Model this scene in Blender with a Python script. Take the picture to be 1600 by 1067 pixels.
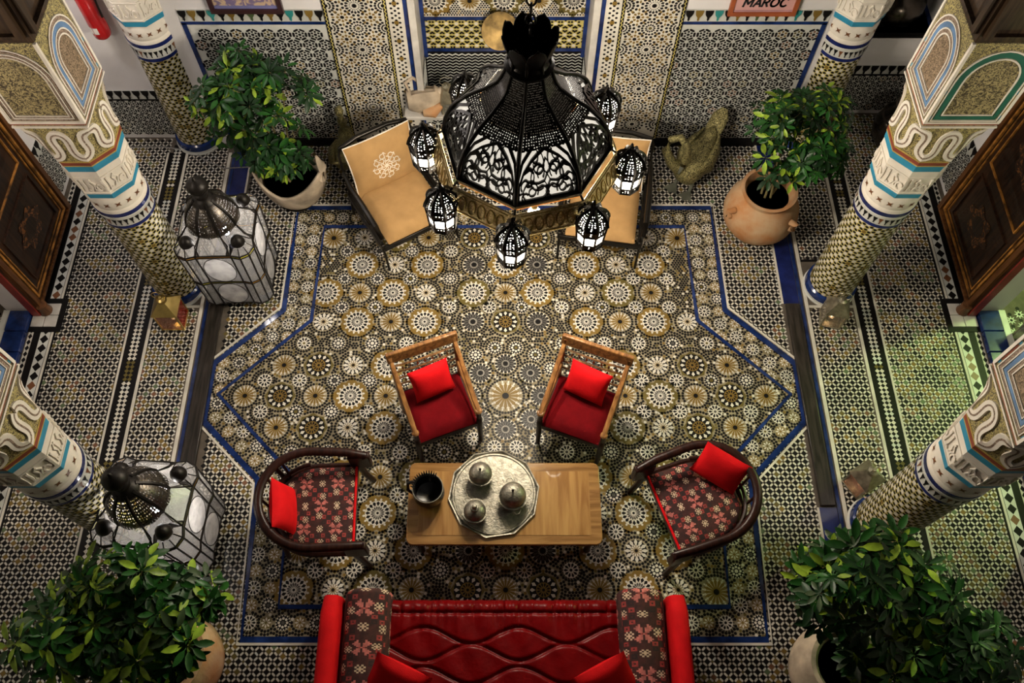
import bpy, math, random
from mathutils import Vector, Matrix
random.seed(7)
R = math.radians; PI = math.pi; TAU = 2*math.pi
for o in list(bpy.data.objects): bpy.data.objects.remove(o)
SC = bpy.context.scene; COL = SC.collection

# ------------------------------------------------------------------ camera
cd = bpy.data.cameras.new('camera'); cam = bpy.data.objects.new('camera', cd); COL.objects.link(cam)
cd.sensor_width = 36; cd.lens = 1341/1600*36; cd.shift_x = 0.0075; cd.clip_end = 60
cam.location = (0, 0, 6.7); cam.rotation_euler = (R(27.5), 0, 0)
SC.camera = cam
# ------------------------------------------------------------------ world, lights, exposure
w = bpy.data.worlds.new('night'); SC.world = w; w.use_nodes = True
w.node_tree.nodes['Background'].inputs[0].default_value = (0.9, 0.86, 0.85, 1)
w.node_tree.nodes['Background'].inputs[1].default_value = 0.003
def light(name, kind, loc, power, color, size=0.1, rot=(0,0,0), **kw):
    l = bpy.data.lights.new(name, kind); l.energy = power; l.color = color
    if kind == 'AREA': l.size = size
    elif kind in ('POINT', 'SPOT'): l.shadow_soft_size = size
    for k, v in kw.items(): setattr(l, k, v)
    o = bpy.data.objects.new(name, l); COL.objects.link(o); o.location = loc; o.rotation_euler = rot
    return o
light('upper_court_fill', 'AREA', (0, 3.2, 9.2), 8, (1.0, 0.92, 0.84), 3.5)          # soft overhead fill, added in place of unseen upper lighting
light('green_room_light', 'POINT', (6.1, 4.35, 2.7), 260, (0.66, 1.0, 0.32), 0.10)   # lamp of the room behind the right doorway
light('gallery_fill_left_far', 'POINT', (-3.6, 5.15, 2.9), 42, (1.0, 0.93, 0.90), 0.10)      # added fill without a fixture, brightens the white end wall
light('gallery_fill_left_near', 'POINT', (-3.75, 2.55, 3.3), 62, (1.0, 0.88, 0.74), 0.10)  # unseen fill, added to even out the left gallery
light('gallery_fill_right_near', 'POINT', (3.75, 2.4, 3.3), 48, (1.0, 0.90, 0.74), 0.10)  # unseen fill, added to brighten the right gallery floor
for sx in (-1, 1): light('back_wall_fill', 'POINT', (sx*1.55, 5.05, 3.3), 26, (1.0, 0.92, 0.82), 0.10)  # added pair of fills out of view, lifts the tiled back wall
light('left_room_light', 'POINT', (-5.6, 2.6, 2.2), 12, (1, 0.75, 0.5), 0.15)
VS = SC.view_settings
VS.view_transform = 'Standard'; VS.look = 'None'; VS.gamma = 1; VS.use_curve_mapping = False
VS.exposure = 0.0

# ------------------------------------------------------------------ materials
MATS = {}
def mat(name, col, rough=0.5, metal=0.0, var=0.12, scale=8.0, bump=0.0, bscale=60.0, emit=0.0, ecol=None, alpha=1.0, spec=0.5, trans=0.0, coat=0.0, col2=None):
    if name in MATS: return MATS[name]
    m = bpy.data.materials.new(name); m.use_nodes = True; nt = m.node_tree; N = nt.nodes; L = nt.links
    b = N['Principled BSDF']
    tc = N.new('ShaderNodeTexCoord'); no = N.new('ShaderNodeTexNoise'); no.inputs['Scale'].default_value = scale; no.inputs['Detail'].default_value = 4
    L.new(tc.outputs['Object'], no.inputs['Vector'])
    mx = N.new('ShaderNodeMix'); mx.data_type = 'RGBA'
    c2 = col2 or tuple(max(0, c*(1-var*2.2)) for c in col)
    c1 = col if col2 else tuple(min(1, c*(1+var)) for c in col)
    mx.inputs[6].default_value = (*c2, 1); mx.inputs[7].default_value = (*c1, 1)
    rp = N.new('ShaderNodeMapRange'); rp.inputs[1].default_value = 0.32; rp.inputs[2].default_value = 0.68
    L.new(no.outputs['Fac'], rp.inputs[0]); L.new(rp.outputs[0], mx.inputs[0]); L.new(mx.outputs[2], b.inputs['Base Color'])
    b.inputs['Roughness'].default_value = rough; b.inputs['Metallic'].default_value = metal
    b.inputs['Specular IOR Level'].default_value = spec; b.inputs['Alpha'].default_value = alpha
    b.inputs['Transmission Weight'].default_value = trans; b.inputs['Coat Weight'].default_value = coat
    if emit: b.inputs['Emission Color'].default_value = (*(ecol or col), 1); b.inputs['Emission Strength'].default_value = emit
    if bump:
        n2 = N.new('ShaderNodeTexNoise'); n2.inputs['Scale'].default_value = bscale; n2.inputs['Detail'].default_value = 3
        L.new(tc.outputs['Object'], n2.inputs['Vector'])
        bp = N.new('ShaderNodeBump'); bp.inputs['Strength'].default_value = bump; bp.inputs['Distance'].default_value = 0.01
        L.new(n2.outputs['Fac'], bp.inputs['Height']); L.new(bp.outputs[0], b.inputs['Normal'])
    MATS[name] = m; return m
def pierced(name, col, scale, hole, metal=0.8, rough=0.35):
    """sheet metal punched with small holes (voronoi cells)"""
    m = mat(name, col, rough, metal); nt = m.node_tree; N = nt.nodes; L = nt.links
    b = N['Principled BSDF']; out = N['Material Output']
    tc = N.new('ShaderNodeTexCoord'); v = N.new('ShaderNodeTexVoronoi'); v.inputs['Scale'].default_value = scale; v.inputs['Randomness'].default_value = 0.25
    L.new(tc.outputs['UV'], v.inputs['Vector'])
    lt = N.new('ShaderNodeMath'); lt.operation = 'LESS_THAN'; lt.inputs[1].default_value = hole
    L.new(v.outputs['Distance'], lt.inputs[0])
    tr = N.new('ShaderNodeBsdfTransparent'); mx = N.new('ShaderNodeMixShader')
    L.new(lt.outputs[0], mx.inputs[0]); L.new(b.outputs[0], mx.inputs[1]); L.new(tr.outputs[0], mx.inputs[2]); L.new(mx.outputs[0], out.inputs[0])
    return m
def wood(name, c1, c2, rough=0.35, coat=0.2, scale=3.0, axis=0):
    m = mat(name, c1, rough, coat=coat, spec=0.2); nt = m.node_tree; N = nt.nodes; L = nt.links; b = N['Principled BSDF']
    tc = N.new('ShaderNodeTexCoord'); mp = N.new('ShaderNodeMapping'); s = [12.0]*3; s[axis] = 1.2; mp.inputs['Scale'].default_value = s
    no = N.new('ShaderNodeTexNoise'); no.inputs['Scale'].default_value = scale; no.inputs['Detail'].default_value = 6; no.inputs['Distortion'].default_value = 0.6
    L.new(tc.outputs['Object'], mp.inputs[0]); L.new(mp.outputs[0], no.inputs['Vector'])
    cr = N.new('ShaderNodeValToRGB'); cr.color_ramp.elements[0].color = (*c2, 1); cr.color_ramp.elements[1].color = (*c1, 1)
    cr.color_ramp.elements[0].position = 0.35; cr.color_ramp.elements[1].position = 0.65
    L.new(no.outputs['Fac'], cr.inputs[0]); L.new(cr.outputs[0], b.inputs['Base Color'])
    return m
def speckle(name, ca, cb, scale, rough=0.6, metal=0.0, bump=0.4, thr=0.5):
    """two-tone carved or chased surface"""
    m = mat(name, ca, rough, metal); nt = m.node_tree; N = nt.nodes; L = nt.links; b = N['Principled BSDF']
    tc = N.new('ShaderNodeTexCoord'); no = N.new('ShaderNodeTexNoise'); no.inputs['Scale'].default_value = scale; no.inputs['Detail'].default_value = 2; no.inputs['Distortion'].default_value = 2.5
    L.new(tc.outputs['Object'], no.inputs['Vector'])
    cr = N.new('ShaderNodeValToRGB'); cr.color_ramp.elements[0].color = (*cb, 1); cr.color_ramp.elements[1].color = (*ca, 1)
    cr.color_ramp.elements[0].position = thr-0.05; cr.color_ramp.elements[1].position = thr+0.05
    L.new(no.outputs['Fac'], cr.inputs[0]); L.new(cr.outputs[0], b.inputs['Base Color'])
    bp = N.new('ShaderNodeBump'); bp.inputs['Strength'].default_value = bump; bp.inputs['Distance'].default_value = 0.01
    L.new(no.outputs['Fac'], bp.inputs['Height']); L.new(bp.outputs[0], b.inputs['Normal'])
    return m
GL = dict(rough=0.42, var=0.1, scale=5, bump=0.10, bscale=40)
T_WHITE = mat('tile_white', (0.66, 0.62, 0.54), spec=0.2, **GL); T_BLACK = mat('tile_black', (0.008, 0.007, 0.007), spec=0.12, **GL)
T_OCHRE = mat('tile_ochre', (0.205, 0.128, 0.028), spec=0.2, **GL); T_OLIVE = mat('tile_olive', (0.13, 0.10, 0.026), spec=0.2, **GL)
T_GREY = mat('tile_grey', (0.085, 0.078, 0.07), spec=0.2, **GL); T_BLUE = mat('tile_blue', (0.012, 0.03, 0.13), rough=0.15, var=0.25, scale=9)
T_TEAL = mat('tile_teal', (0.02, 0.17, 0.30), **GL); T_YEL = mat('tile_yellow', (0.50, 0.42, 0.13), **GL)
T_RUST = mat('tile_rust', (0.16, 0.06, 0.022), **GL); T_PALE = mat('tile_pale', (0.60, 0.60, 0.56), **GL); T_GREEN = mat('tile_green', (0.08, 0.12, 0.05), **GL)
GROUT = mat('grout', (0.10, 0.08, 0.06), 0.8, var=0.2, bump=0.2); GROUT_L = mat('grout_light', (0.30, 0.255, 0.17), 0.8, var=0.15, spec=0.1)
T_TURQ = mat('tile_turquoise', (0.03, 0.25, 0.24), **GL)
MOS = [T_WHITE, T_BLACK, T_OCHRE, T_OLIVE, T_GREY, T_BLUE, T_YEL, T_RUST, T_PALE, T_GREEN, T_TURQ]
WH, BK, OC, OL, GY, BL, YE, RU, PA, GN, TQ = range(11)
PLASTER = mat('white_plaster', (0.72, 0.69, 0.69), 0.85, var=0.05, scale=2, bump=0.15, bscale=20)
CREAM = mat('cream_plaster', (0.74, 0.68, 0.59), 0.8, var=0.06, bump=0.1)
TEALP = mat('teal_paint', (0.03, 0.26, 0.42), 0.45, var=0.1); REDP = mat('brick_red_paint', (0.25, 0.055, 0.03), 0.5); NAVY = mat('navy_tile', (0.010, 0.018, 0.11), 0.2, var=0.2)
BLUEP = mat('blue_paint', (0.13, 0.24, 0.42), 0.5, var=0.15); BROWNP = speckle('brown_scroll_paint', (0.40, 0.30, 0.22), (0.09, 0.05, 0.03), 90)
PANELP = speckle('carved_brown_panel', (0.34, 0.24, 0.15), (0.07, 0.045, 0.02), 60); OLIVEP = speckle('olive_gilt_relief', (0.46, 0.38, 0.14), (0.07, 0.055, 0.03), 55)
SCALLOP = speckle('gilt_shell_relief', (0.36, 0.29, 0.13), (0.05, 0.035, 0.015), 38, bump=0.8); GREENP = mat('green_paint', (0.015, 0.12, 0.08), 0.45); YELP = mat('yellow_paint', (0.45, 0.32, 0.08), 0.5)
DKWOOD = wood('dark_cedar', (0.06, 0.035, 0.018), (0.018, 0.010, 0.006), axis=2); MARBLE = mat('marble', (0.55, 0.52, 0.48), 0.35, var=0.12, scale=6)
BLKMETAL = mat('black_metal', (0.018, 0.015, 0.012), 0.32, 0.7, var=0.2); BRASS = mat('brass', (0.55, 0.40, 0.14), 0.32, 1.0, var=0.15, bump=0.1)
SILVER = mat('engraved_silver', (0.27, 0.25, 0.20), 0.45, 0.8, var=0.2, scale=25, bump=0.35, bscale=70)

# ------------------------------------------------------------------ mesh builder
class MB:
    def __init__(s, M=None): s.v = []; s.f = []; s.m = []; s.uv = None; s.M = M
    def add(s, vs, fs, mi=0):
        n = len(s.v)
        s.v.extend([tuple(s.M @ Vector(p)) for p in vs] if s.M else [tuple(p) for p in vs])
        s.f.extend([tuple(i+n for i in f) for f in fs]); s.m.extend([mi]*len(fs) if isinstance(mi, int) else mi); return s
    def box(s, x0, x1, y0, y1, z0, z1, mi=0):
        return s.add([(x0,y0,z0),(x1,y0,z0),(x1,y1,z0),(x0,y1,z0),(x0,y0,z1),(x1,y0,z1),(x1,y1,z1),(x0,y1,z1)],
                     [(0,3,2,1),(4,5,6,7),(0,1,5,4),(1,2,6,5),(2,3,7,6),(3,0,4,7)], mi)
    def loft(s, rings, closed=True, cap0=True, cap1=True, mi=0):
        n = len(rings[0]); vs = [p for r in rings for p in r]; fs = []
        for a in range(len(rings)-1):
            for i in range(n if closed else n-1):
                j = (i+1) % n; fs.append((a*n+i, a*n+j, (a+1)*n+j, (a+1)*n+i))
        if closed and cap0: fs.append(tuple(range(n-1, -1, -1)))
        if closed and cap1: fs.append(tuple(range((len(rings)-1)*n, len(rings)*n)))
        return s.add(vs, fs, mi)
    def lathe(s, prof, n=32, c=(0,0), rot=0.0, caps=True, mi=0, sq=1.0):
        rings = [[(c[0]+r*math.cos(rot+TAU*i/n), c[1]+sq*r*math.sin(rot+TAU*i/n), z) for i in range(n)] for r, z in prof]
        return s.loft(rings, True, caps and prof[0][0] > 1e-5, caps and prof[-1][0] > 1e-5, mi)
    def tube(s, path, rad, n=8, mi=0, flat=1.0, up=(0,0,1), caps=True):
        P = [Vector(p) for p in path]; k = len(P); rings = []
        for i, p in enumerate(P):
            d = (P[min(i+1, k-1)]-P[max(i-1, 0)]).normalized(); u = Vector(up)
            if abs(d.dot(u)) > 0.98: u = Vector((1,0,0)) if abs(d.x) < 0.9 else Vector((0,1,0))
            a = d.cross(u).normalized(); b = a.cross(d).normalized(); r = rad[i] if isinstance(rad, (list, tuple)) else rad
            rings.append([tuple(p+a*(r*math.cos(TAU*q/n))+b*(r*flat*math.sin(TAU*q/n))) for q in range(n)])
        return s.loft(rings, True, caps, caps, mi)
    def prism(s, pts, z0, z1, mi=0):
        n = len(pts); vs = [(x, y, z0) for x, y in pts]+[(x, y, z1) for x, y in pts]
        return s.add(vs, [tuple(range(n-1,-1,-1)), tuple(range(n, 2*n))]+[(i, (i+1)%n, n+(i+1)%n, n+i) for i in range(n)], mi)
    def strip(s, pts, wd, f, h0=0.0, h1=0.004, closed=False, mi=0):
        """flat raised band along a 2D path; f(u,v,h) -> 3D"""
        k = len(pts); A = []; B = []
        for i in range(k):
            a = pts[(i-1) % k] if closed else pts[max(i-1, 0)]; b = pts[(i+1) % k] if closed else pts[min(i+1, k-1)]
            dx, dy = b[0]-a[0], b[1]-a[1]; l = math.hypot(dx, dy) or 1; nx, ny = -dy/l*wd/2, dx/l*wd/2
            A.append((pts[i][0]+nx, pts[i][1]+ny)); B.append((pts[i][0]-nx, pts[i][1]-ny))
        rings = [[f(A[i][0], A[i][1], h0), f(A[i][0], A[i][1], h1), f(B[i][0], B[i][1], h1), f(B[i][0], B[i][1], h0)] for i in range(k)]
        if closed: rings.append(rings[0])
        return s.loft(rings, True, not closed, not closed, mi)
    def grid(s, nu, nv, f, mi=0, wrap=False):
        vs = [f(i/nu, j/nv) for j in range(nv+1) for i in range(nu+1)]
        fs = [(j*(nu+1)+i, j*(nu+1)+i+1, (j+1)*(nu+1)+i+1, (j+1)*(nu+1)+i) for j in range(nv) for i in range(nu)]
        ms = [mi(i, j) for j in range(nv) for i in range(nu)] if callable(mi) else mi
        return s.add(vs, fs, ms)
    def mesh(s, name, mats, smooth=40):
        me = bpy.data.meshes.new(name); me.from_pydata(s.v, [], s.f)
        for m in (mats if isinstance(mats, (list, tuple)) else [mats]): me.materials.append(m)
        me.polygons.foreach_set('material_index', s.m)
        if smooth: me.polygons.foreach_set('use_smooth', [True]*len(s.f)); me.set_sharp_from_angle(angle=R(smooth))
        if s.uv:
            l = me.uv_layers.new(name='UVMap'); idx = [0]*len(me.loops); me.loops.foreach_get('vertex_index', idx)
            l.data.foreach_set('uv', [c for i in idx for c in s.uv[i]])
        me.update(); return me
    def build(s, name, mats, parent=None, smooth=40, bevel=0.0, kind=None, loc=None, rot=None):
        o = bpy.data.objects.new(name, s.mesh(name, mats, smooth)); COL.objects.link(o)
        if parent: o.parent = parent
        if loc: o.location = loc
        if rot: o.rotation_euler = rot
        if bevel:
            b = o.modifiers.new('bevel', 'BEVEL'); b.width = bevel; b.segments = 2; b.limit_method = 'ANGLE'
        if kind: o['kind'] = kind
        return o
def tag(o, label, cat, group=None):
    o['label'] = label; o['category'] = cat
    if group: o['group'] = group
    return o
def thing(name, label, cat, loc=(0,0,0), rz=0.0, group=None):
    o = bpy.data.objects.new(name, None); COL.objects.link(o); o.location = loc; o.rotation_euler = (0,0,rz); o.empty_display_size = 0.1
    return tag(o, label, cat, group)
def inst(src, parent, loc=(0,0,0), rot=(0,0,0), scale=(1,1,1), name=None):
    o = src.copy(); COL.objects.link(o); o.parent = parent; o.location = loc; o.rotation_euler = rot; o.scale = scale
    if name: o.name = name
    return o
def obj_of(me, name, parent=None, loc=(0,0,0), rot=(0,0,0), scale=(1,1,1)):
    o = bpy.data.objects.new(name, me); COL.objects.link(o); o.parent = parent; o.location = loc; o.rotation_euler = rot; o.scale = scale; return o
def copy_tree(o, parent=None):
    c = o.copy(); COL.objects.link(c); c.parent = parent
    for ch in o.children: copy_tree(ch, c)
    return c
def struct(o): o['kind'] = 'structure'; return o
def light_in(parent, loc, power, color, size=0.05):
    l = bpy.data.lights.new('bulb_light', 'POINT'); l.energy = power; l.color = color; l.shadow_soft_size = size
    o = bpy.data.objects.new('bulb_light', l); COL.objects.link(o); o.parent = parent; o.location = loc; return o
def inside(x, y, poly):
    c = False; n = len(poly); j = n-1
    for i in range(n):
        xi, yi = poly[i]; xj, yj = poly[j]
        if (yi > y) != (yj > y) and x < (xj-xi)*(y-yi)/(yj-yi)+xi: c = not c
        j = i
    return c
# ------------------------------------------------------------------ mosaic work: many small glazed pieces set on a bed
class Mosaic:
    def __init__(s): s.p = []                                   # (points, level, material)
    def poly(s, pts, m, lv=1): s.p.append((pts, lv, m))
    def ngon(s, x, y, r, n, m, rot=0.0, lv=1, sx=1.0): s.poly([(x+sx*r*math.cos(rot+TAU*i/n), y+r*math.sin(rot+TAU*i/n)) for i in range(n)], m, lv)
    def kite(s, x, y, a, r0, r1, wd, m, lv=1, mid=0.6):
        ca, sa = math.cos(a), math.sin(a); rm = r0+(r1-r0)*mid
        s.poly([(x+ca*r-sa*t, y+sa*r+ca*t) for r, t in ((r0,0),(rm,-wd),(r1,0),(rm,wd))], m, lv)
    def bar(s, x, y, a, ln, wd, m, lv=1, pt=0.35):
        ca, sa = math.cos(a), math.sin(a); e = ln*(1-pt)
        s.poly([(x+ca*r-sa*t, y+sa*r+ca*t) for r, t in ((-ln,0),(-e,-wd),(e,-wd),(ln,0),(e,wd),(-e,wd))], m, lv)
    def ring(s, x, y, r, n, size, m, k=6, rot=0.0, lv=1):
        for i in range(n): a = rot+TAU*i/n; s.ngon(x+r*math.cos(a), y+r*math.sin(a), size, k, m, a, lv)
    def petals(s, x, y, n, r0, r1, wd, m, rot=0.0, lv=1, mid=0.6):
        for i in range(n): s.kite(x, y, rot+TAU*i/n, r0, r1, wd, m, lv, mid)
    def star(s, x, y, r0, r1, n, m, rot=0.0, lv=1):
        s.poly([(x+(r0 if i % 2 else r1)*math.cos(rot+PI*i/n), y+(r0 if i % 2 else r1)*math.sin(rot+PI*i/n)) for i in range(2*n)], m, lv)
    def build(s, name, f, parent, step=0.0006):
        mb = MB()
        for pts, lv, m in s.p: mb.add([f(x, y, 0.0008+lv*step) for x, y in pts], [tuple(range(len(pts)))], m)
        return mb.build(name, MOS, parent, smooth=0, kind='stuff')
def squares_field(ms, x0, x1, y0, y1, a=0.035, tint=0.3, ok=None):
    """dark squares with white bobbins between and tiny squares at the corners"""
    for i in range(int((x1-x0)/a)+1):
        for j in range(int((y1-y0)/a)+1):
            x, y = x0+i*a, y0+j*a
            if ok and not ok(x, y): continue
            if (i+j) % 2 == 0:
                n = 0.5+0.5*math.sin(x*7.3+math.sin(y*5.1)*1.7)*math.sin(y*9.7+math.sin(x*3.3)*2.1)
                c = BK; h = random.random()
                if n > 1-tint and h < 0.75 or h < tint*0.2: c = random.choice((OC, OL, OL, OL, OC, RU, GN))
                ms.ngon(x, y, a*0.63, 4, c)
                w = WH if random.random() < 0.93 else PA
                ms.bar(x+a/2, y+a/2, -PI/4, a*0.46, a*0.20, w); ms.bar(x+a/2, y-a/2, PI/4, a*0.46, a*0.20, w)
            else: ms.ngon(x, y, a*0.24, 4, BK if random.random() < 0.9 else OL)
# ================================================================== FLOOR
floor = struct(MB().box(-7, 7, -2.5, 7.6, -0.12, 0.0).build('floor', GROUT, smooth=0))
fl = lambda x, y, h: (x, y, h)
OUT = [(1.97,4.93),(1.98,3.80),(2.52,3.27),(2.52,2.73),(2.0,2.22),(1.96,0.98)]
OUT = OUT+[(-x, y) for x, y in reversed(OUT)]
INN = [(1.70,4.71),(1.72,3.70),(2.44,2.98),(1.74,2.27),(1.71,1.22)]
INN = INN+[(-x, y) for x, y in reversed(INN)]
CX, CY = 0.01, 2.965
ms = Mosaic(); circ = []
def star_med(x, y, g=0):
    ms.star(x, y, 0.132, 0.182, 8, OC if random.random() < 0.7 else OL, PI/8*g); ms.ngon(x, y, 0.102, 24, WH, lv=2)
    ms.petals(x, y, 16, 0.088, 0.124, 0.010, WH, PI/16, 3, 0.7); ms.petals(x, y, 16, 0.056, 0.098, 0.0142, BK, 0, 3)
    ms.petals(x, y, 16, 0.016, 0.058, 0.0082, GY, PI/16, 3, 0.7); ms.ngon(x, y, 0.011, 8, BK, lv=4); ms.petals(x, y, 16, 0.098, 0.112, 0.006, OC, 0, 4)
    circ.append((x, y, 0.146))
def ring_med(x, y):
    ms.star(x, y, 0.115, 0.135, 8, OL, 0); ms.ngon(x, y, 0.108, 24, BK, lv=2); ms.petals(x, y, 12, 0.062, 0.106, 0.015, WH, 0, 3, 0.6)
    ms.ngon(x, y, 0.058, 16, OC, lv=3); ms.petals(x, y, 12, 0.02, 0.055, 0.008, BK, PI/12, 4); ms.ngon(x, y, 0.012, 8, BK, lv=4); circ.append((x, y, 0.130))
def gold(x, y, r=0.078):
    ms.ngon(x, y, r*1.02, 20, WH); ms.ngon(x, y, r*.86, 32, OC, lv=2); ms.petals(x, y, 16, r*.4, r*1.16, r*0.15, OC, 0, 3, 0.55); ms.petals(x, y, 16, r*.34, r*.98, r*.028, WH, PI/16, 4, .7); ms.petals(x, y, 16, r*0.84, r*1.26, r*0.075, WH, PI/16, 4, 0.8)
    ms.ngon(x, y, r*0.26, 10, BK, lv=5); circ.append((x, y, r*1.25))
def wgold(x, y):
    ms.ngon(x, y, 0.085, 20, BK); ms.petals(x, y, 12, 0.03, 0.096, 0.014, WH, 0, 2, 0.6); ms.ngon(x, y, 0.042, 12, OC, lv=3); ms.petals(x, y, 12, 0.014, 0.05, 0.007, WH, PI/12, 4)
    ms.ngon(x, y, 0.013, 8, BK, lv=5); circ.append((x, y, 0.095))
def small(x, y, r=0.066):
    if random.random() < .5:
        ms.ngon(x, y, r, 16, BK); ms.ring(x, y, r*.56, 8, r*.19, WH, 6, 0, 2); ms.ngon(x, y, r*.26, 8, random.choice((WH, GY, OL)), lv=2); ms.ring(x, y, r*.93, 16, r*.10, WH, 5, PI/16, 2); circ.append((x, y, r*1.08)); return
    ms.ngon(x, y, r, 16, WH); ms.petals(x, y, 10, r*0.30, r*0.96, r*0.17, BK, 0, 2); ms.ngon(x, y, r*0.2, 8, random.choice((GY, BK, OL)), lv=2); ms.ring(x, y, r*1.08, 20, r*0.10, BK, 6, 0, 2)
    circ.append((x, y, r*1.12))
def grey_flower(x, y, r=0.105):
    ms.ngon(x, y, r, 20, BK); ms.petals(x, y, 16, r*0.2, r*0.86, r*0.10, GY, 0, 2, 0.7); ms.petals(x, y, 16, r*0.70, r*1.04, r*0.075, WH, PI/16, 3, 0.8); ms.petals(x, y, 16, r*0.22, r*0.4, r*0.03, WH, PI/16, 3)
    ms.ngon(x, y, r*0.23, 10, BK, lv=4); circ.append((x, y, r*1.05))
# central rose
gold(CX, CY, 0.115)
for k in range(8):
    a = PI/8*2*k+PI/2; grey_flower(CX+0.305*math.cos(a), CY+0.305*math.sin(a), 0.092)
for k in range(16):
    a = TAU*(k+0.5)/16; small(CX+0.47*math.cos(a), CY+0.47*math.sin(a), 0.06)
for k in range(16):
    a = TAU*k/16; ms.star(CX+0.195*math.cos(a), CY+0.195*math.sin(a), 0.012, 0.024, 5, (OL, WH)[k % 2], a)
CS = [0, 0.29, 0.72, 1.02, 1.32, 1.62, 1.92, 2.22]
AX = sorted(set([-c for c in CS]+CS))
for ix, dx in enumerate(AX):
    for iy, dy in enumerate(AX):
        x, y = CX+dx, CY+dy
        if math.hypot(dx, dy) < 0.60 or not inside(x, y, INN): continue
        if not (inside(x-0.10, y, INN) and inside(x+0.10, y, INN) and inside(x, y+0.10, INN) and inside(x, y-0.10, INN)): continue
        i, j = CS.index(abs(dx)), CS.index(abs(dy))
        if (i+j) % 2 == 0:
            (ring_med if (i in (0, 1) or j in (0, 1)) and (i+j) % 4 == 2 else star_med)(x, y, (i+j)//2 % 2) if not ((i in (0, 1) or j in (0, 1)) and (i+j) % 4 == 2) else ring_med(x, y)
        elif i == 1 or j == 1 and i < 3: grey_flower(x, y, 0.10)
        elif (i-j) % 4 == 1 or min(i, j) == 0: gold(x, y)
        else: wgold(x, y)
for a, b in zip(AX[:-1], AX[1:]):
    for c, d in zip(AX[:-1], AX[1:]):
        x, y = CX+(a+b)/2, CY+(c+d)/2
        if not inside(x, y, INN) or math.hypot(x-CX, y-CY) < 0.60: continue
        if all(math.hypot(x-u, y-v) > r+0.04 for u, v, r in circ): small(x, y, 0.062)
# corner fans of the inner border and the rosettes of the border zone
for sx, sy in ((-1.6, 4.58), (1.62, 4.58), (-2.27, 2.975), (2.27, 2.975), (-1.62, 1.33), (1.62, 1.33)):
    if all(math.hypot(sx-u, sy-v) > 0.12 for u, v, r in circ): gold(sx, sy, 0.09)
g = 0.128
for i in range(-22, 23):
    for j in range(-4, 40):
        x, y = i*g, 0.72+j*g
        if inside(x, y, OUT) and not inside(x, y, INN) and all(math.hypot(x-u, y-v) > r*0.6+0.05 for u, v, r in circ[-400:]):
            if (i+j) % 2 == 0: small(x, y, 0.056)
            else: ms.ngon(x, y, 0.052, 4, OC if random.random() < .6 else OL, PI/4); ms.petals(x, y, 8, 0.008, 0.042, 0.008, WH, 0, 2); circ.append((x, y, 0.05))
bins = {}
for u, v, r in circ:
    for p in range(int((u-r)//0.2), int((u+r)//0.2)+1):
        for q in range(int((v-r)//0.2), int((v+r)//0.2)+1): bins.setdefault((p, q), []).append((u, v, r))
d = 0.0255; taken = {}
def free(x, y, dmin):
    p, q = int(x//0.03), int(y//0.03)
    return all((x-u)**2+(y-v)**2 > dmin*dmin for i in (-1, 0, 1) for j in (-1, 0, 1) for u, v in taken.get((p+i, q+j), ()))
def dot(x, y, r, rot):
    if not inside(x, y, OUT) or any((x-u)**2+(y-v)**2 < (rr+0.005)**2 for u, v, rr in bins.get((int(x//0.2), int(y//0.2)), ())) or not free(x, y, 0.0212): return
    h = random.random(); ms.ngon(x, y, r, 6, BK if h < 0.86 else (OC if h < 0.90 else (OL if h < .94 else WH)), rot); taken.setdefault((int(x//0.03), int(y//0.03)), []).append((x, y))
for off in (0.013, 0.037):                       # pieces set in rings round every rosette
    for u, v, r in circ:
        n = int(TAU*(r+off)/0.0245)
        for i in range(n): an = TAU*(i+(0.5 if off > .02 else 0))/n; dot(u+(r+off)*math.cos(an), v+(r+off)*math.sin(an), 0.0128, an)
for j in range(int(4.05/(d*0.866))):
    for i in range(int(5.2/d)): dot(-2.6+i*d+(j % 2)*d/2, 0.95+j*d*0.866, 0.0128, 0)
court = MB().add([(x, y, 0.0006) for x, y in OUT], [tuple(range(len(OUT)))]).build('court_bed', GROUT_L, floor, smooth=0)
ms.build('rosette_mosaic', fl, floor)
def outline(name, poly, wd, m, z, off=0.0, closed=True):
    return MB().strip(poly, wd, fl, 0.0, z, closed=closed).build(name, m, floor, smooth=0)
def scaled(poly, k): return [(x+k*(1 if x > 0 else -1), y+k*(1 if y > 3 else -1)) for x, y in poly]
outline('blue_border_line', INN, 0.035, T_BLUE, 0.007); outline('blue_border_line', OUT, 0.05, T_BLUE, 0.006); outline('white_border_line', scaled(OUT, 0.03), 0.02, T_WHITE, 0.008)
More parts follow.
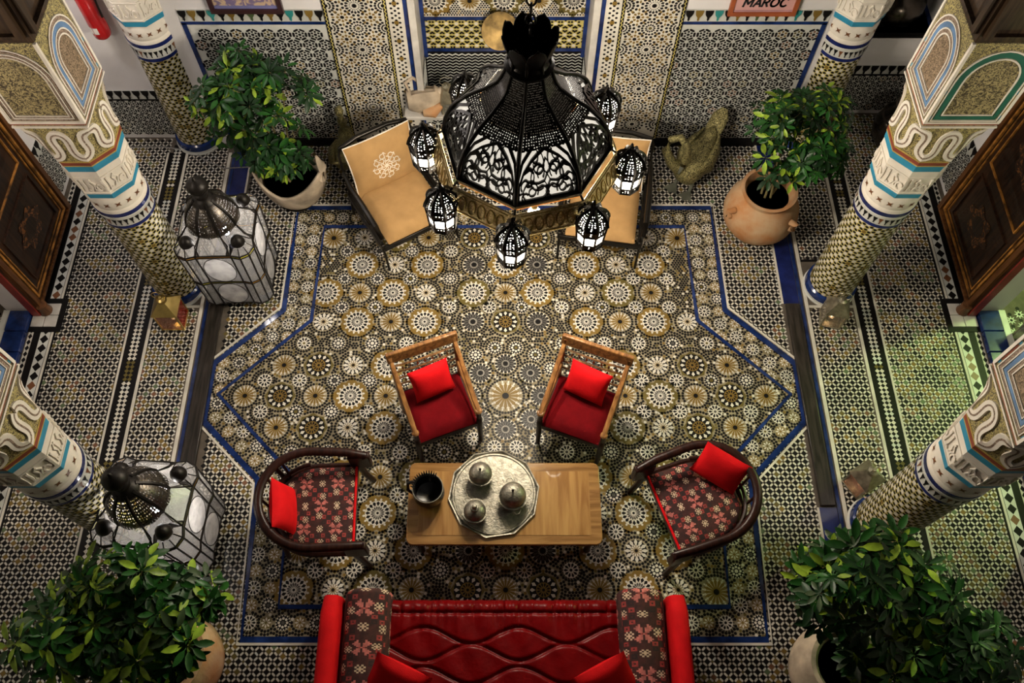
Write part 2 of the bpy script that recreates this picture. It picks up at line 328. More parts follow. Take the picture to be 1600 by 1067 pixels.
# plain fields around the court and in the galleries
ms = Mosaic()
squares_field(ms, -2.50, 2.50, 0.0, 5.70, 0.036, 0.33, lambda x, y: not inside(x, y, OUT) and abs(x) < 2.5)
for s in (-1, 1):
    X = lambda a, b: (min(s*a, s*b), max(s*a, s*b))
    x0, x1 = X(2.74, 3.13); squares_field(ms, x0, x1, 0.0, 3.80, 0.0355, 0.42); squares_field(ms, x0, x1, 4.36, 5.70, 0.0355, 0.1)
    x0, x1 = X(3.34, 3.99); squares_field(ms, x0, x1, 0.0, 5.78 if s < 0 else 6.1, 0.0355, 0.62 if s > 0 else 0.34, None)
    MB().box(*X(3.20, 3.29), 0, 5.7, 0, 0.0012).build('black_band_bed', T_BLACK, floor, smooth=0)
    for k in range(142):                                    # checker bands
        y = 0.04*k; c = OL if (k//6) % 4 == 1 and random.random() < .6 else (WH if random.random() < .8 else PA)
        ms.ngon(s*3.225, y, 0.0205, 4, c, 0, 2); ms.ngon(s*3.265, y, 0.0205, 4, c, 0, 2)
    for y in [0.09*k for k in range(62)]:
        ms.poly([(s*4.055+.038, y), (s*4.055, y+.044), (s*4.055-.038, y), (s*4.055, y-.044)], BK if random.random() < .72 else RU, 2)
    for y in [0.058*k for k in range(96)]: ms.poly([(s*4.185+.019, y), (s*4.185, y+.028), (s*4.185-.019, y), (s*4.185, y-.028)], BK, 2)
    MB().box(*X(4.01, 4.10), 0, 5.7, 0, 0.0012).build('white_band_bed', T_PALE, floor, smooth=0); MB().box(*X(4.163, 4.207), 0, 5.7, 0, 0.0012).build('white_band_bed', T_WHITE, floor, smooth=0)
    for a, b, m in ((2.660,2.69,T_BLUE),(3.135,3.16,T_WHITE),(3.165,3.205,T_BLACK),(3.285,3.325,T_BLACK),(3.327,3.345,T_WHITE),(3.985,4.005,T_WHITE),(4.102,4.16,T_BLACK),(2.705,2.735,T_WHITE)):
        MB().box(*X(a, b), 0, 5.6, 0, 0.005 if m is not T_BLACK else 0.004).build('border_strip', m, floor, smooth=0)
    MB().box(*X(3.967, 4.01), 0, 5.6, 0, 0.0035).build('border_strip', T_BLACK, floor, smooth=0)
    for y in (3.84, 4.33): MB().box(*X(2.74, 3.16), y-.012, y+.012, 0, 0.006).build('border_strip', T_WHITE if y < 4 else T_BLACK, floor, smooth=0)
    for y0, y1 in ((0, 1.99), (3.87, 5.69)): MB().box(*X(2.515, 2.655), y0, y1, 0, 0.004).build('navy_band', NAVY, floor, smooth=0); MB().box(*X(2.497, 2.515), y0, y1, 0, 0.006).build('border_strip', T_WHITE, floor, smooth=0)
    # pivot stone of the door leaf
    MB().box(*X(3.93, 4.22), 3.58, 3.92, 0, 0.010).build('pivot_stone_border', T_BLACK, floor, smooth=0); 
    for k in range(2):
        for q in range(2): MB().box(*X(3.98+k*.115, 4.09+k*.115), 3.63+q*.12, 3.745+q*.12, 0, 0.016).build('pivot_stone_tile', MARBLE, floor, bevel=0.003)
    kb = MB().box(*X(2.525, 2.645), 2.0, 3.86, -0.02, 0.03)
    struct(kb.build('trim_%d' % (1 if s < 0 else 2), wood('kerb_stone_%d' % s, (0.04, 0.032, 0.027), (0.012, 0.010, 0.008), 0.3, 0.2, axis=1), bevel=0.006))
    # raised blue threshold tiles under the doorway
    for k in range(9):
        MB().box(*X(4.215, 4.40), 1.93+k*.205, 2.13+k*.205, 0, 0.05+0.002*(k % 3)).build('threshold_tile', T_BLUE, floor, bevel=0.006)
    MB().box(*X(4.40, 4.46), 1.93, 3.78, 0, 0.045).build('threshold_edge', T_PALE, floor, smooth=0)
ms.build('square_mosaic', fl, floor)
ms = Mosaic()
for s in (-1, 1):
    for i in range(16):
        for j in range(16):
            x, y = s*(4.52+i*0.085), 1.9+j*0.12+(i % 2)*0.06
            ms.star(x, y, 0.02, 0.05, 8, PA); ms.ngon(x, y, 0.014, 8, BK, lv=2); ms.ngon(x, y+0.06, 0.02, 6, BK)
ms.build('room_mosaic', fl, floor)

# ================================================================== WALLS
WY = 5.72
wb = MB()
for s in (-1, 1): wb.box(min(s*.76, s*2.95), max(s*.76, s*2.95), WY, WY+.55, 0, 4.6)
wb.box(-.76, .76, 6.02, WY+.55, 0, 4.6); wb.box(-.78, .78, 5.66, 5.72, 0, .54)
wall = struct(wb.build('wall_back', PLASTER, smooth=0))
wf = lambda Y: (lambda u, v, h: (u, Y-h, v))
def dado(ms, x0, x1, z0, z1, a=0.134, tint=0.2):
    """twelve-petalled black bean pattern on white"""
    r = 0
    z = z0
    while z < z1:
        x = x0+(a/2 if r % 2 else 0)
        while x < x1:
            c = random.choice((OC, RU, OL)) if random.random() < tint*(0.4+abs(math.sin(x*3))) else BK
            k0 = a/.146; ms.ngon(x, z, 0.0165*k0, 6, BK)
            for k in range(6):
                an = TAU*k/6+PI/6; ms.ngon(x+k0*.034*math.cos(an), z+k0*.034*math.sin(an), .0135*k0, 5, c, an)
                an2 = TAU*k/6
                ms.bar(x+k0*.0575*math.cos(an2), z+k0*.0575*math.sin(an2), an2+PI/2, 0.029*k0, 0.0112*k0, BK, 1, .3)
            x += a
        z += a*0.866; r += 1
def merlon_mesh(m, w=0.072, h=0.105):
    P = [(-w*.46,h),(-w*.46,h*.86),(-w*.40,h*.62),(-w*.26,h*.45),(-w*.12,h*.34),(-w*.12,h*.12),(-w*.04,0),(w*.04,0),(w*.12,h*.12),(w*.12,h*.34),(w*.26,h*.45),(w*.40,h*.62),(w*.46,h*.86),(w*.46,h)]
    mb = MB(Matrix.Rotation(R(90), 4, 'X')); mb.prism(P, 0, 0.006); return mb.mesh('merlon_tile', m, 0)
MERL = {m.name: merlon_mesh(m) for m in (T_BLACK, T_OCHRE, T_TURQ, T_BLUE, T_GREEN)}
def merlons(x0, x1, z, Y, parent, rz=0.0, fixed=None):
    n = int((x1-x0)/0.079); seq = [T_BLACK, T_OCHRE, T_BLACK, T_TURQ, T_BLACK, T_OCHRE, T_BLACK, T_GREEN]
    for k in range(n):
        m = seq[k % 8] if fixed is None else fixed
        p = (x0+(k+.5)*(x1-x0)/n, Y-.006, z) if rz == 0 else (Y, x0+(k+.5)*(x1-x0)/n, z)
        obj_of(MERL[m.name], 'merlon_tile', parent, p, (0, 0, rz))
ms = Mosaic()
for s in (-1, 1):
    a, b = (-2.72, -1.50) if s < 0 else (1.50, 2.72)
    MB().box(a, b, WY-.004, WY+.001, .09, 1.52).build('dado_bed', T_PALE, wall, smooth=0)
    MB().box(a, b, WY-.006, WY, 1.545, 1.67).build('merlon_bed', T_PALE, wall, smooth=0)
    MB().box(a, b, WY-.010, WY, 1.515, 1.545).build('blue_line', T_BLUE, wall, smooth=0)
    MB().box(a if s < 0 else b-.04, a+.04 if s < 0 else b, WY-.010, WY, .1, 1.53).build('blue_line', T_BLUE, wall, smooth=0)
    merlons(a, b, 1.557, WY-.004, wall)
    sub = Mosaic(); dado(sub, a+(.10 if s < 0 else .005), b-(.01 if s < 0 else .045), .125, 1.49); sub.build('bean_mosaic', wf(WY-.004), wall)
    # pilaster panel with big rosettes
    p0, p1 = (-1.50, -.80) if s < 0 else (.80, 1.50)
    MB().box(p0, p1, WY-.014, WY+.001, .09, 2.6).build('pilaster_bed', T_WHITE, wall, smooth=0)
    pm = Mosaic(); xa = s*1.235; row = 0; z = .30
    while z < 2.5:
        for dx in (-.235, 0, .235):
            x = xa+dx; lo, hi = (-1.455, -1.005) if s < 0 else (1.005, 1.455)
            if dx == 0:
                if row % 2 == 0:
                    pm.ngon(x, z, .021, 10, BK, lv=2); pm.ring(x, z, .040, 16, .0055, BK, 5); pm.petals(x, z, 16, .048, .086, .0128, BK); pm.ring(x, z, .100, 16, .0142, BK, 6, PI/16)
                else:
                    pm.ngon(x, z, .016, 8, OL, lv=2); pm.petals(x, z, 12, .022, .048, .0095, BK); pm.ring(x, z, .068, 16, .0122, BK, 6); pm.ring(x, z, .099, 16, .0142, BK, 6, PI/16)
            else:
                for k in range(16):
                    an = TAU*k/16
                    for rr, sz in ((.036, .0085), (.064, .013), (.097, .014)):
                        q = x+rr*math.cos(an)
                        if lo < q < hi: pm.ngon(q, z+rr*math.sin(an), sz, 6, BK, an)
                pm.ngon(x+(-.0 if dx*s > 0 else .0), z, .018, 8, BK)
            if dx == 0:
                for q in (-.118, .118):
                    pm.ngon(x+q, z+.118, .018, 8, BK, lv=3); pm.petals(x+q, z+.118, 8, .022, .054, .014, OC, 0, 2); pm.petals(x+q, z+.118, 8, .058, .095, .011, OC, 0, 2)
        z += .236; row += 1
    pm_in = Mosaic()
    for k in range(48):
        z = .14+k*.05
        for q in (.875, .905, .935): pm.ngon(s*q, z+(.025 if q == .905 else 0), .0125, 6, BK)
        if k % 4 == 0: pm.ngon(s*.905, z, .026, 4, OC, PI/4, 2)
    pm.build('rosette_mosaic', wf(WY-.014), wall)
    for q in (1.485, .985):
        MB().box(s*q-.016, s*q+.016, WY-.018, WY, .1, 2.6).build('zigzag_bed', T_BLACK, wall, smooth=0)
        MB().strip([(s*q+(.007 if i % 2 else -.007), .1+i*.02) for i in range(125)], .009, wf(WY-.018), 0, .002).build('zigzag_line', T_YEL, wall, smooth=0)
    MB().box(min(s*.80, s*.835), max(s*.80, s*.835), WY-.018, WY, .56, 2.6).build('blue_line', T_BLUE, wall, smooth=0)
    MB().box(min(s*.735, s*.795), max(s*.735, s*.795), WY-.05, WY+.30, .56, 2.6).build('marble_jamb', MARBLE, wall, bevel=0.004)
    MB().box(min(s*.735, s*.70), max(s*.735, s*.70), 5.97, 6.02, .9, 2.6).build('blue_line', T_BLUE, wall, smooth=0)
    MB().box(min(s*.84, s*2.75), max(s*.84, s*2.75), WY-.03, WY, 0, .09).build('skirting', T_BLACK, wall, smooth=0)
# niche with basin
nm = Mosaic()
def band(x0, x1, z0, z1, a=.088):
    r = 0; z = z0+.03
    while z < z1-.01:
        x = x0+(a/2 if r % 2 else 0)
        while x < x1:
            nm.ngon(x, z, .019, 6, WH, lv=2); nm.ring(x, z, .036, 6, .0125, BK, 5, PI/6, 2); x += a
        z += a*.72; r += 1
MB().box(-.735, .735, 6.012, 6.02, .97, 1.30).build('yellow_band_bed', T_YEL, wall, smooth=0)
MB().box(-.735, .735, 6.012, 6.02, 1.33, 2.6).build('rosette_bed', T_WHITE, wall, smooth=0)
band(-.69, .70, .97, 1.30)
for z in (.955, 1.315): MB().box(-.735, .735, 6.0, 6.02, z-.016, z+.016).build('blue_line', T_BLUE, wall, smooth=0)
sv = ms; ms = nm
for k in range(5):
    for j in range(4): (gold if (k+j) % 2 else star_med)(-.6+k*.3, 1.50+j*.28)
for i in range(62):
    for j in range(50):
        x, z = -.72+i*.0235+(j % 2)*.0117, 1.35+j*.0203
        if all(math.hypot(x-u, z-v) > r for u, v, r in circ[-20:]): nm.ngon(x, z, .010, 6, BK if random.random() < .85 else OC)
ms = sv
nm.build('niche_mosaic', wf(6.012), wall)
MB().box(-.735, .735, 6.0, 6.02, .40, .94).build('chevron_bed', T_BLACK, wall, smooth=0)
cm = MB()
for j in range(13): cm.strip([(-.72+i*.03, .45+j*.037+(.018 if i % 2 else 0)) for i in range(49)], .0085 if j < 12 else .016, wf(6.0), 0, .002)
for s in (-1, 1):
    side = (lambda s: (lambda u, v, h: (s*(.735-h), u, v)))(s)
    for j in range(12): cm.strip([(5.74+i*.028, .45+j*.037+(.018 if i % 2 else 0)) for i in range(10)], .0085, side, 0, .003)
cm.build('chevron_lines', T_PALE, wall, smooth=0)
for s in (-1, 1): MB().box(min(s*.735, s*.76), max(s*.735, s*.76), 5.73, 6.02, .40, .94).build('basin_side', T_BLACK, wall, smooth=0)
MB().box(-.73, .73, 5.72, 6.0, .40, .475).build('water', mat('basin_water', (0.012, 0.018, 0.018), 0.08), wall, smooth=0)
for x0, x1, y0, y1 in ((-.93, -.50, 5.53, 5.74), (-.50, 0, 5.53, 5.74), (0, .5, 5.53, 5.74), (.5, .93, 5.53, 5.74)):
    MB().box(x0+.001, x1-.001, y0, y1, .545, .585).build('basin_ledge_slab', MARBLE, wall, bevel=0.006)
bm = Mosaic(); dado(bm, -.70, .72, .10, .50, .13, .5); MB().box(-.77, .77, 5.655, 5.66, .03, .54).build('basin_front_bed', T_PALE, wall, smooth=0); bm.build('bean_mosaic', wf(5.655), wall)
for s in (-1, 1): MB().box(s*.765-.02, s*.765+.02, 5.648, 5.66, .03, .54).build('blue_line', T_BLUE, wall, smooth=0)
# gallery ends left and right of the engaged columns
def low_end(x0, x1, Y, name):
    e = struct(MB().box(x0, x1, Y, Y+.4, 0, 4.6 if x0 < 0 else 1.0).build(name, PLASTER, smooth=0))
    MB().box(x0, x1, Y-.004, Y, .05, .53).build('dado_bed', T_PALE, e, smooth=0); MB().box(x0, x1, Y-.006, Y, .54, .655).build('merlon_bed', T_PALE, e, smooth=0); MB().box(x0, x1, Y-.008, Y, .525, .545).build('black_line', T_BLACK, e, smooth=0)
    m_ = Mosaic(); dado(m_, x0+.05, x1-.02, .1, .5, .11, .05); m_.build('bean_mosaic', wf(Y-.004), e); merlons(x0, x1, .55, Y-.004, e, 0.0, T_BLACK); return e
low_end(-4.25, -2.75, 5.80, 'wall_gallery_left')
er = low_end(2.75, 4.25, 6.12, 'wall_gallery_right')
# window ledge with chequered tiles above the right end
MB().box(2.75, 4.25, 6.12, 7.2, .985, 1.0).build('ledge', T_PALE, er, smooth=0)
MB().box(2.75, 4.25, 6.11, 6.16, 1.0, 1.012).build('black_line', T_BLACK, er, smooth=0); MB().box(3.93, 3.97, 6.16, 7.2, 1.0, 1.010).build('blue_line', T_BLUE, er, smooth=0)
for i in range(4):
    for j in range(5): MB().box(2.98+i*.22, 3.07+i*.22, 6.25+j*.18, 6.33+j*.18, 1.0, 1.008).build('ledge_tile', T_BLACK, er, smooth=0)
struct(MB().box(2.75, 4.25, 7.2, 7.4, 0, 4.6).build('wall_window_recess', PLASTER, smooth=0))
MB().box(3.97, 4.25, 6.12, 7.2, 1.0, 4.6).build('recess_reveal', PLASTER, er, smooth=0)
MB().box(2.75, 2.95, WY+.5, 7.2, 0, 4.6).build('recess_reveal', PLASTER, er, smooth=0)
# side walls with doorway openings
for s, nm_ in ((-1, 'left'), (1, 'right')):
    X = lambda a, b: (min(s*a, s*b), max(s*a, s*b))
    wm = MB(); wm.box(*X(4.25, 4.46), 3.80, 6.2, 0, 4.6); wm.box(*X(4.25, 4.46), -1.5, 1.92, 0, 4.6); wm.box(*X(4.25, 4.46), 1.92, 3.80, 2.9, 4.6)
    sw = struct(wm.build('wall_'+nm_, PLASTER, smooth=0))
    sf = (lambda s: (lambda u, v, h: (s*(4.25-h), u, v)))(s)
    MB().box(*X(4.245, 4.25), 3.82, 5.8 if s < 0 else 6.12, .05, .53).build('dado_bed', T_PALE, sw, smooth=0); MB().box(*X(4.243, 4.25), 3.82, 5.8 if s < 0 else 6.12, .54, .655).build('merlon_bed', T_PALE, sw, smooth=0)
    m_ = Mosaic(); dado(m_, 3.9, 5.78 if s < 0 else 6.1, .1, .5, .11, .05); m_.build('bean_mosaic', lambda u, v, h: sf(u, v, h+.005), sw)
    merlons(3.84, 5.78 if s < 0 else 6.1, .55, s*4.243, sw, R(-90)*s, T_BLACK)
    struct(MB().box(*X(6.6, 6.8), -.5, 6, 0, 4.0).build('wall_room_'+nm_, PLASTER, smooth=0))
# ================================================================== COLUMNS
def octp(r, z, n=8, rot=PI/8): return [(r*math.cos(rot+TAU*i/n), r*math.sin(rot+TAU*i/n), z) for i in range(n)]
def ring_pt(th, kind, r):
    """radius of circle, octagon or square outline (flat-to-centre r) at angle th"""
    if kind == 'c': return r
    n = 8 if kind == 'o' else 4
    a = (th+PI/n) % (TAU/n)-PI/n
    return r/math.cos(a)
def cyl(rad): return lambda u, v, h: ((rad+h)*math.cos(u/rad), (rad+h)*math.sin(u/rad), v)
def make_column(green):
    t = thing('mosaic_column', '', 'column')
    RS = .2; C = TAU*RS
    MB().lathe([(.235,0),(.235,.012),(.228,.02),(.228,.04)], 40).build('plinth_ring', T_PALE, t)
    MB().lathe([(.226,.03),(.222,.10),(.206,.115)], 40).build('base_tile_ring', T_BLUE, t)
    MB().lathe([(RS,.02),(RS,1.24)], 48).build('shaft', T_YEL, t)
    ms = Mosaic(); nC = 20; a = C/nC; rows = 23
    for j in range(rows):
        z = .135+j*a*.77
        for i in range(nC):
            u = (i+(j % 2)*.5)*a
            ms.ngon(u, z, .0190, 6, WH if random.random() < .95 else OC, 0)
            for q in (-1, 1): ms.poly([(u+a/2, z+q*.003), (u+a/2-.0155, z+q*.015), (u+a/2-.005, z+q*.029), (u+a/2+.012, z+q*.024), (u+a/2+.0155, z+q*.009)], BK)
    ms.build('shaft_mosaic', cyl(RS), t)
    MB().lathe([(.206,1.205),(.206,1.245)], 48).build('navy_ring', NAVY, t)
    MB().lathe([(.210,1.245),(.212,1.33),(.218,1.36),(.214,1.365)], 48).build('white_ring', T_PALE, t)
    tr = Mosaic(); n = 30
    for i in range(n):
        u = TAU*.211*i/n; wd = TAU*.211/n*.42
        tr.poly([(u-wd, 1.325), (u+wd, 1.325), (u+wd*.25, 1.285), (u+wd*.25, 1.262), (u-wd*.25, 1.262), (u-wd*.25, 1.285)], BK if i % 7 else RU)
    tr.build('triangle_tiles', cyl(.2125), t)
    MB().lathe([(.216,1.362),(.218,1.40)], 48).build('navy_ring', NAVY, t)
    MB().lathe([(.212,1.40),(.214,1.42),(.205,1.44),(.212,1.46),(.216,1.56),(.208,1.575),(.210,1.60)], 48).build('cream_ring', CREAM, t)
    xm = Mosaic(); n = 16
    for i in range(n):
        u = TAU*.215*i/n; xm.star(u, 1.51, .011, .030, 4, RU, PI/4)
    xm.build('red_cross_marks', cyl(.2155), t)
    def oct_sec(name, z0, z1, r0, r1, m, n=8): return MB().loft([octp(r0, z0, n), octp(r1, z1, n)]).build(name, m, t, smooth=20)
    oct_sec('teal_band', 1.60, 1.655, .228, .233, TEALP); oct_sec('carved_collar', 1.655, 1.865, .234, .240, CREAM)
    # carved script in relief round the collar
    sm = MB(); rr = .236*math.cos(PI/8)
    def of(u, v, h):
        th = u/.236; return ((ring_pt(th, 'o', rr*(1+.11*(v-1.655)))+h)*math.cos(th), (ring_pt(th, 'o', rr*(1+.11*(v-1.655)))+h)*math.sin(th), v)
    rnd = random.Random(3)
    for i in range(42):
        u = TAU*.236*i/42; k = (i*3+i//5) % 4
        if k == 0: P = [(u, 1.70), (u+.004, 1.76), (u, 1.83)]
        elif k == 1: P = [(u+.022*math.cos(q*.6), 1.74+.035*math.sin(q*.6)) for q in range(9)]
        elif k == 2: P = [(u-.02, 1.82), (u+.01, 1.78), (u-.008, 1.73), (u+.03, 1.70)]
        else: P = [(u-.025, 1.72), (u, 1.705), (u+.02, 1.75), (u+.005, 1.80), (u+.025, 1.83)]
        sm.strip(P, .011, of, -.002, .009)
    for z in (1.672, 1.852): sm.strip([(TAU*.236*i/64, z) for i in range(65)], .008, of, -.002, .005)
    sm.build('carved_script', CREAM, t)
    oct_sec('cream_moulding', 1.865, 1.925, .243, .243, CREAM); oct_sec('teal_band', 1.925, 1.99, .247, .252, TEALP); oct_sec('gilt_line', 1.99, 2.003, .256, .256, YELP); oct_sec('red_band', 2.003, 2.035, .258, .260, REDP); oct_sec('gilt_line', 2.035, 2.047, .259, .259, YELP)
    # flared bell from octagon to square with serpentine ribbons
    HB = .237
    def bell(th, k):
        k2 = k**1.6; a = ring_pt(th, 'o', .236); b = min(ring_pt(th, 's', HB-.004), .31); return a*(1-k2)+b*k2
    bm = MB(); rings = []
    for j in range(9):
        k = j/8; z = 2.045+.345*k; rings.append([(bell(TAU*i/64, k)*math.cos(TAU*i/64), bell(TAU*i/64, k)*math.sin(TAU*i/64), z) for i in range(64)])
    bm.loft(rings).build('capital_bell', OLIVEP, t)
    def bf(u, v, h):
        u /= .28; v /= .345; r = bell(u, max(0, min(1, v)))+h; return (r*math.cos(u), r*math.sin(u), 2.045+.345*v)
    sp = []
    for i in range(16*12+1):
        u = TAU*i/(16*12); ph = 8*u
        sp.append(((u+.085*math.sin(2*ph))*.28, (.47+.34*math.cos(ph))*.345))
    MB().strip([(u, v) for u, v in sp[:-1]], .062, bf, -.01, .014, closed=False).build('serpentine_ribbon', CREAM, t)
    MB().strip([(u, v) for u, v in sp[:-1]], .012, bf, .01, .0155, closed=False).build('serpentine_groove', BROWNP, t)
    # square block with arched panels
    MB().box(-HB, HB, -HB, HB, 2.39, 3.10).build('capital_block', OLIVEP, t, bevel=.004)
    for z, m, e in ((2.392, CREAM, .010), (2.418, REDP, .006), (2.43, CREAM, .008)):
        MB().box(-HB-e, HB+e, -HB-e, HB+e, z, z+.014).build('block_moulding', m, t, smooth=0)
    for sx in (-1, 1):
        for sy in (-1, 1): MB().box(sx*HB-.010, sx*HB+.010, sy*HB-.010, sy*HB+.010, 2.44, 3.10).build('corner_bead', CREAM, t, smooth=0)
    for face in range(4):
        ang = face*PI/2; xf = face % 2 == 0
        ff = (lambda ang: (lambda u, v, h: ((HB+h)*math.cos(ang)-u*math.sin(ang), (HB+h)*math.sin(ang)+u*math.cos(ang), v)))(ang)
        def arch(w, b, hgt=2.80):
            P = [(-w, b), (-w, hgt)]+[(-w*math.cos(PI*q/14)*(1.0), hgt+w*1.15*math.sin(PI*q/14)) for q in range(1, 14)]+[(w, hgt), (w, b)]; return P
        main = BLUEP if xf else (GREENP if green else CREAM)
        seq = [(.205, .010, CREAM), (.190, .022, BROWNP), (.175, .009, CREAM), (.155, .032, main), (.135, .009, CREAM), (.120, .020, BROWNP), (.106, .010, CREAM)]
        pw = .101
        if not xf and not green: seq = [(.222, .008, CREAM), (.206, .012, BROWNP), (.192, .008, CREAM), (.180, .012, BROWNP), (.170, .006, CREAM)]; pw = .166
        if not xf and green: seq = [(.212, .010, CREAM), (.186, .040, GREENP), (.160, .010, CREAM)]; pw = .155
        for w_, tk, m in seq: MB().strip(arch(w_, 2.455+(.215-w_)), tk, ff, -.002, .008 if m is CREAM else .006, closed=True).build('arch_band', m, t, smooth=0)
        P = arch(pw, 2.455+.215-pw); MB().add([ff(u, v, .002) for u, v in P], [tuple(range(len(P)))]).build('arch_panel', PANELP if xf else SCALLOP, t, smooth=0)
        for q in (-1, 1):
            for z0, z1, m in ((2.47, 2.50, TEALP), (2.51, 2.68, REDP if xf else YELP), (2.69, 2.72, TEALP)):
                MB().add([ff(q*.226+a, z, .003) for a, z in ((-.009, z0), (.009, z0), (.009, z1), (-.009, z1))], [(0, 1, 2, 3)]).build('painted_bar', m, t, smooth=0)
    # carved cedar bracket above
    MB().box(-.235, .235, -.235, .235, 3.10, 3.95).build('cedar_bracket', DKWOOD, t, bevel=.004)
    for face in range(4):
        ang = face*PI/2
        ff = (lambda ang: (lambda u, v, h: ((.235+h)*math.cos(ang)-u*math.sin(ang), (.235+h)*math.sin(ang)+u*math.cos(ang), v)))(ang)
        MB().strip([(-.19, 3.16), (-.19, 3.88), (.19, 3.88), (.19, 3.16)], .05, ff, -.002, .03, closed=True).build('bracket_frame', DKWOOD, t, smooth=0)
    return t
cl = make_column(False); cr = make_column(True)
cols = [(cl, (-2.95, 4.05), 'mosaic column on the left between the upper glass lantern and the painted door'),
        (cr, (2.95, 4.05), 'mosaic column on the right above a small brass lantern, with green arch on capital'),
        (copy_tree(cl), (-2.95, 1.85), 'mosaic column at left edge behind the lower glass lantern'),
        (copy_tree(cr), (2.95, 1.85), 'mosaic column at right edge rising over the dense potted shrub'),
        (copy_tree(cl), (-3.05, 5.80), 'mosaic column against the back wall next to the red fire extinguisher'),
        (copy_tree(cr), (2.96, 5.80), 'mosaic column against the back wall beside the MAROC poster')]
for o, (x, y), lb in cols: o.location = (x, y, 0); o['label'] = lb; o['group'] = 'columns round the court'
for s, nm_ in ((-1, 3), (1, 4)):
    struct(MB().box(s*2.95-.2, s*2.95+.2, 1.0, 6.2, 3.955, 4.3).build('trim_%d' % nm_, DKWOOD, smooth=0))
# ================================================================== CHANDELIER
GLOW = mat('lit_lantern_glass', (1.0, 0.93, 0.80), 0.4, emit=15.0, ecol=(1.0, 0.90, 0.74)); OPAL = mat('cream_liner_glass', (0.80, 0.76, 0.66), 0.45, emit=0.75, ecol=(1.0, 0.92, 0.78))
BULB = mat('bulb_glass', (1, .95, .85), 0.3, emit=14.0, ecol=(1.0, 0.86, 0.62)); PIERCE = pierced('pierced_black_metal', (0.02, 0.016, 0.013), 1.0, 0.235)
LACE = pierced('lace_metal', (0.02, 0.018, 0.016), 1.0, 0.205); GILT = speckle('repousse_brass', (0.90, 0.72, 0.36), (0.55, 0.38, 0.15), 70, 0.5, 0.35, 0.6)
CH = thing('chandelier', 'large pierced black metal chandelier with eight small lit lanterns on its rim', 'chandelier', (.115, 2.965, 0), R(-98))
def profile(t):
    """(r,z) up the body, t 0 rim .. 1 neck"""
    P = [(.425,3.27),(.412,3.36),(.370,3.455),(.295,3.530),(.205,3.590),(.135,3.655),(.102,3.745),(.086,3.86)]
    k = min(t*(len(P)-1), len(P)-1-1e-6); i = int(k); q = k-i; return (P[i][0]*(1-q)+P[i+1][0]*q, P[i][1]*(1-q)+P[i+1][1]*q)
SEG = TAU/8
def cpt(a, t, h=0.0):
    """point on the lobed eight sided body: a in -1..1 across one panel"""
    r, z = profile(t); th = a*SEG/2; rf = r*math.cos(SEG/2)/math.cos(th)*(1+.02*math.cos(a*PI/2)*t)+h; return (rf*math.cos(th), rf*math.sin(th), z+h*.4)
TS = .40
def grid_uv(nu, nv, f, k):
    mb = MB(); mb.grid(nu, nv, f); mb.uv = [(i/nu*k[0], j/nv*k[1]) for j in range(nv+1) for i in range(nu+1)]; return mb
upper = grid_uv(8, 14, lambda u, v: cpt(u*2-1, TS+(1-TS)*v), (17, 34)).mesh('pierced_panel', PIERCE, 60)
liner = MB().grid(8, 8, lambda u, v: cpt(u*2-1, .0+TS*1.22*v, -.014)).mesh('glass_liner', OPAL, 60)
backm = MB().grid(6, 8, lambda u, v: cpt(u*2-1, TS*1.22+(.86-TS*1.22)*v, -.022)).mesh('inner_shell', mat('faint_inner_glow', (.12, .10, .08), .6, emit=.10, ecol=(1, .85, .65)), 60)  # added shell; weak emission imitates lamplight behind the pierced holes
# scroll fretwork in a pointed arch
fr = MB(); ff = lambda u, v, h: cpt(u, v*TS, h)
def arc(cx, cy, r, a0, a1, n=12, asp=1.0): return [(cx+r*math.cos(a0+(a1-a0)*i/n), cy+asp*r*math.sin(a0+(a1-a0)*i/n)) for i in range(n+1)]
def fret(P, wd=.075):
    wd *= .72
    # widths are handled in a metric-ish space (u*.17 across, v*.2 up)
    Q = [(u, v) for u, v in P]; fr.strip(Q, wd, ff, -.006, .006)
    fr.strip([(-u, v) for u, v in Q], wd, ff, -.006, .006)
fret([(-.92, .04), (-.92, .42), (-.80, .66), (-.55, .84), (-.25, .95), (0, 1.02)], .09)
fret([(-.92, .04), (0, .04)], .06)
for cx, cy, r, a0, a1 in ((-.55,.24,.24,-.4,4.6),(-.50,.24,.11,1.2,6.6),(-.30,.52,.26,.6,5.4),(-.62,.56,.17,-2,2.6),(-.22,.62,.12,-1,4),(-.28,.80,.20,3.2,7.6),(-.18,.20,.16,-1.5,2.2),(-.74,.40,.12,0,4),(-.40,.92,.12,-2.6,.8),(-.72,.13,.10,.5,4.5)):
    fret(arc(cx, cy, r, a0, a1, 14), .052)
fret([(0,.06),(-.05,.18),(0,.32),(-.10,.45),(0,.58)], .05); fret([(0,.58),(-.16,.70),(0,.86)], .05); fret([(0,.32),(-.2,.36),(-.36,.30)], .05); fret([(-.9,.22),(-.78,.26)], .05); fret([(-.84,.62),(-.6,.7),(-.45,.62)], .05); fret([(-.1,.45),(-.3,.42),(-.5,.44),(-.7,.5)], .05)
fretm = fr.mesh('fretwork', BLKMETAL, 40)
shoul = MB()
for q in (-1, 1): shoul.strip([(q*1.0, .0), (q*.98, .5), (q*.86, .84), (q*.5, 1.06)], .09, ff, -.004, .004)
shoulm = shoul.mesh('panel_shoulder', BLKMETAL, 40)
rib = MB().tube([cpt(1, t/16, .004) for t in range(17)], [.0135-.006*t/16 for t in range(17)], 8).mesh('rib', BLKMETAL, 60)
rimm = MB(); p = [cpt(q, 0) for q in (-1, 1)]
rimm.loft([[(x*k, y*k, z) for k, z in ((1.05,3.275),(1.05,3.255),(.97,3.255),(.97,3.275))] for x, y, _ in p]); rimm = rimm.mesh('rim_bar', BLKMETAL, 0)
